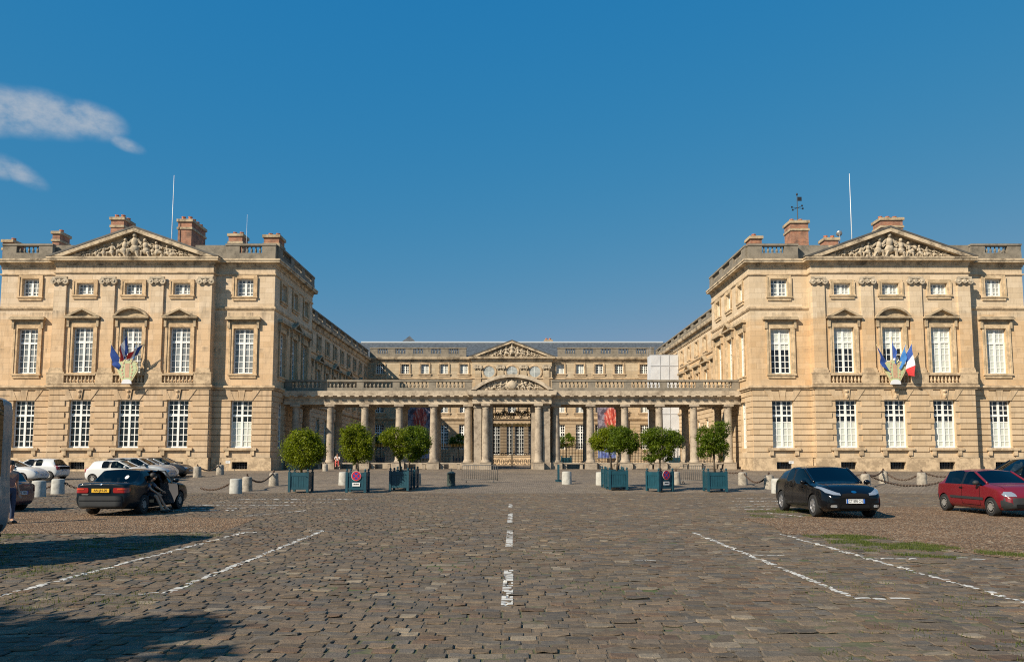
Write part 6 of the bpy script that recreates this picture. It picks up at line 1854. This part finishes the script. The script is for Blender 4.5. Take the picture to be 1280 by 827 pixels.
def person(loc,rz,label,J,top,bottom,group=None,sleeve='elbow',leg='ankle'):
    """J: joint positions in metres (x right, y back is +, facing -y)"""
    r=empty('person',loc,label,'person',group,rz)
    n={}; e=[]
    def add(k,p,rad,par=None):
        n[k]=(tuple(p),rad)
        if par: e.append((par,k))
    V=Vector
    add('pelvis',J['pelvis'],(.14,.10)); add('waist',V(J['pelvis']).lerp(V(J['chest']),.5),(.115,.085),'pelvis'); add('chest',J['chest'],(.14,.10),'waist'); add('neck',J['neck'],.048,'chest')
    hd=V(J['head']); add('jaw',hd+V((0,-.02,-.085)),.062,'neck'); add('head',hd,(.078,.09),'jaw'); add('crown',hd+V((0,.01,.085)),.065,'head'); add('nose',hd+V((0,-.105,-.015)),.014,'head')
    for s,t in ((-1,'r'),(1,'l')):
        add('sh'+t,J['sh'+t],.052,'chest'); add('el'+t,J['el'+t],.038,'sh'+t); add('wr'+t,J['wr'+t],.026,'el'+t)
        d=(V(J['wr'+t])-V(J['el'+t])).normalized(); q=d.cross(V((0,1,0.3))); q=q.normalized() if q.length>.01 else V((1,0,0)); u=d.cross(q)
        w_=V(J['wr'+t]); add('palm'+t,w_+d*.06,(.034,.018),'wr'+t)
        for f in range(4):
            o=q*(.026-.017*f); ln=(.07,.082,.076,.058)[f]
            add('f%d%s'%(f,t),w_+d*.10+o,.0095,'palm'+t); add('g%d%s'%(f,t),w_+d*(.10+ln*.55)+o+u*.006,.0085,'f%d%s'%(f,t)); add('h%d%s'%(f,t),w_+d*(.10+ln)+o+u*.024,.007,'g%d%s'%(f,t))
        add('th'+t,w_+d*.04+q*.045,.0105,'palm'+t); add('ti'+t,w_+d*.085+q*.062+u*.01,.0085,'th'+t)
        add('hip'+t,J['hip'+t],.082,'pelvis'); add('kn'+t,J['kn'+t],.055,'hip'+t); add('an'+t,J['an'+t],.036,'kn'+t); add('he'+t,V(J['an'+t])+V((0,.03,-.055)),.034,'an'+t); add('to'+t,V(J['an'+t])+V(J.get('toe',(0,-.17,-.06))),.03,'an'+t)
    me=skin_mesh('body',n,e); me.materials.clear(); me.materials.append(M['skin']); link('body',me,r)
    # clothing follows the same joints, a little wider
    tn={}; te=[]
    def cp(k,sc_,par=None):
        p,rad=n[k]; tn[k]=(p,tuple(x*sc_ for x in rad) if isinstance(rad,tuple) else rad*sc_)
        if par: te.append((par,k))
    cp('pelvis',1.1); cp('waist',1.16,'pelvis'); cp('chest',1.13,'waist')
    tn['collar']=(tuple(V(n['chest'][0]).lerp(V(n['neck'][0]),.6)),.06); te.append(('chest','collar'))
    for t in 'rl':
        cp('sh'+t,1.22,'chest'); tn['cu'+t]=(tuple(V(n['sh'+t][0]).lerp(V(n['el'+t][0]),.85 if sleeve=='elbow' else .5)),.05); te.append(('sh'+t,'cu'+t))
    me=skin_mesh('top',tn,te); me.materials.clear(); me.materials.append(top); link('top',me,r)
    tn={}; te=[]; cp('pelvis',1.13); tn['belt']=(tuple(V(n['pelvis'][0]).lerp(V(n['waist'][0]),.5)),(.135,.10)); te.append(('pelvis','belt'))
    for t in 'rl':
        cp('hip'+t,1.12,'pelvis'); cp('kn'+t,1.2,'hip'+t)
        if leg=='ankle': tn['an'+t]=(n['an'+t][0],.05); te.append(('kn'+t,'an'+t))
    me=skin_mesh('trousers',tn,te); me.materials.clear(); me.materials.append(bottom); link('trousers',me,r)
    m=MB(); m.ball(tuple(hd+V((0,.022,.035))),(.098,.105,.105),12,9); m.ball(tuple(hd+V((0,.07,-.06))),(.085,.05,.11),10,8); m.build('hair',M['hair'],r,True)
    m=MB()
    for s in (-1,1): m.ball(tuple(hd+V((s*.032,-.083,.0))),(.013,.01,.009),6,5)
    m.build('eyes',M['ink'],r)
    for t in 'rl':
        m=MB(); a=V(n['an'+t][0]); tv=V(J.get('toe',(0,-.17,-.06)))
        m.tube([tuple(a+V((0,.05,-.05))),tuple(a+V((0,0,-.045))),tuple(a+tv*.6+V((0,0,-.01))),tuple(a+tv*1.12)],[.040,.046,.044,.028],8); m.build('shoe',M['shoe'],r,True)
    return r
stand=dict(pelvis=(0,0,.90),chest=(0,.0,1.24),neck=(0,.01,1.40),head=(0,-.01,1.53),shr=(-.17,0,1.32),elr=(-.23,.03,1.05),wrr=(-.22,-.08,.83),shl=(.17,0,1.32),ell=(.22,.04,1.06),wrl=(.23,-.04,.82),
    hipr=(-.09,0,.84),knr=(-.10,-.02,.48),anr=(-.11,.02,.09),hipl=(.09,0,.84),knl=(.10,-.01,.48),anl=(.12,.03,.09))
person((xat(10.5,640,20.4),20.4,.0),R(70),'dark haired person standing between the van and the maroon car',stand,M['c_mauve'],M['c_blue'])
sit=dict(pelvis=(0,.02,.10),chest=(0,-.03,.42),neck=(0,-.07,.58),head=(0,-.11,.71),shr=(-.17,-.03,.50),elr=(-.22,-.18,.30),wrr=(-.10,-.36,.20),shl=(.17,-.03,.50),ell=(.22,-.18,.30),wrl=(.10,-.36,.20),
    hipr=(-.09,-.02,.09),knr=(-.11,-.42,.11),anr=(-.11,-.46,-.34),hipl=(.09,-.02,.09),knl=(.12,-.42,.11),anl=(.13,-.40,-.34))
zb=gz(67.5)-.02+.55
person((xat(421.5,580,67.3),67.35,zb),R(8),'seated person in a white top and coral trousers on the bench by the left columns',sit,M['c_white'],M['c_coral'])
# passenger getting out of the saloon: sits sideways on the rear seat, legs out of the door (car's right side, world +x)
out_=dict(pelvis=(0,.05,.06),chest=(.02,-.10,.36),neck=(.03,-.18,.50),head=(.04,-.26,.60),shr=(-.14,-.14,.42),elr=(-.20,-.30,.22),wrr=(-.12,-.46,.10),shl=(.19,-.12,.42),ell=(.25,-.30,.24),wrl=(.16,-.48,.16),
    hipr=(-.09,-.02,.04),knr=(-.10,-.42,.02),anr=(-.06,-.62,-.42),hipl=(.09,-.02,.04),knl=(.12,-.40,.03),anl=(.16,-.66,-.42))
person((-11.62,24.45,.53),R(90),'person in a dusky blue top stepping out of the open rear door of the saloon',out_,M['c_steel'],M['c_dark'],leg='knee')
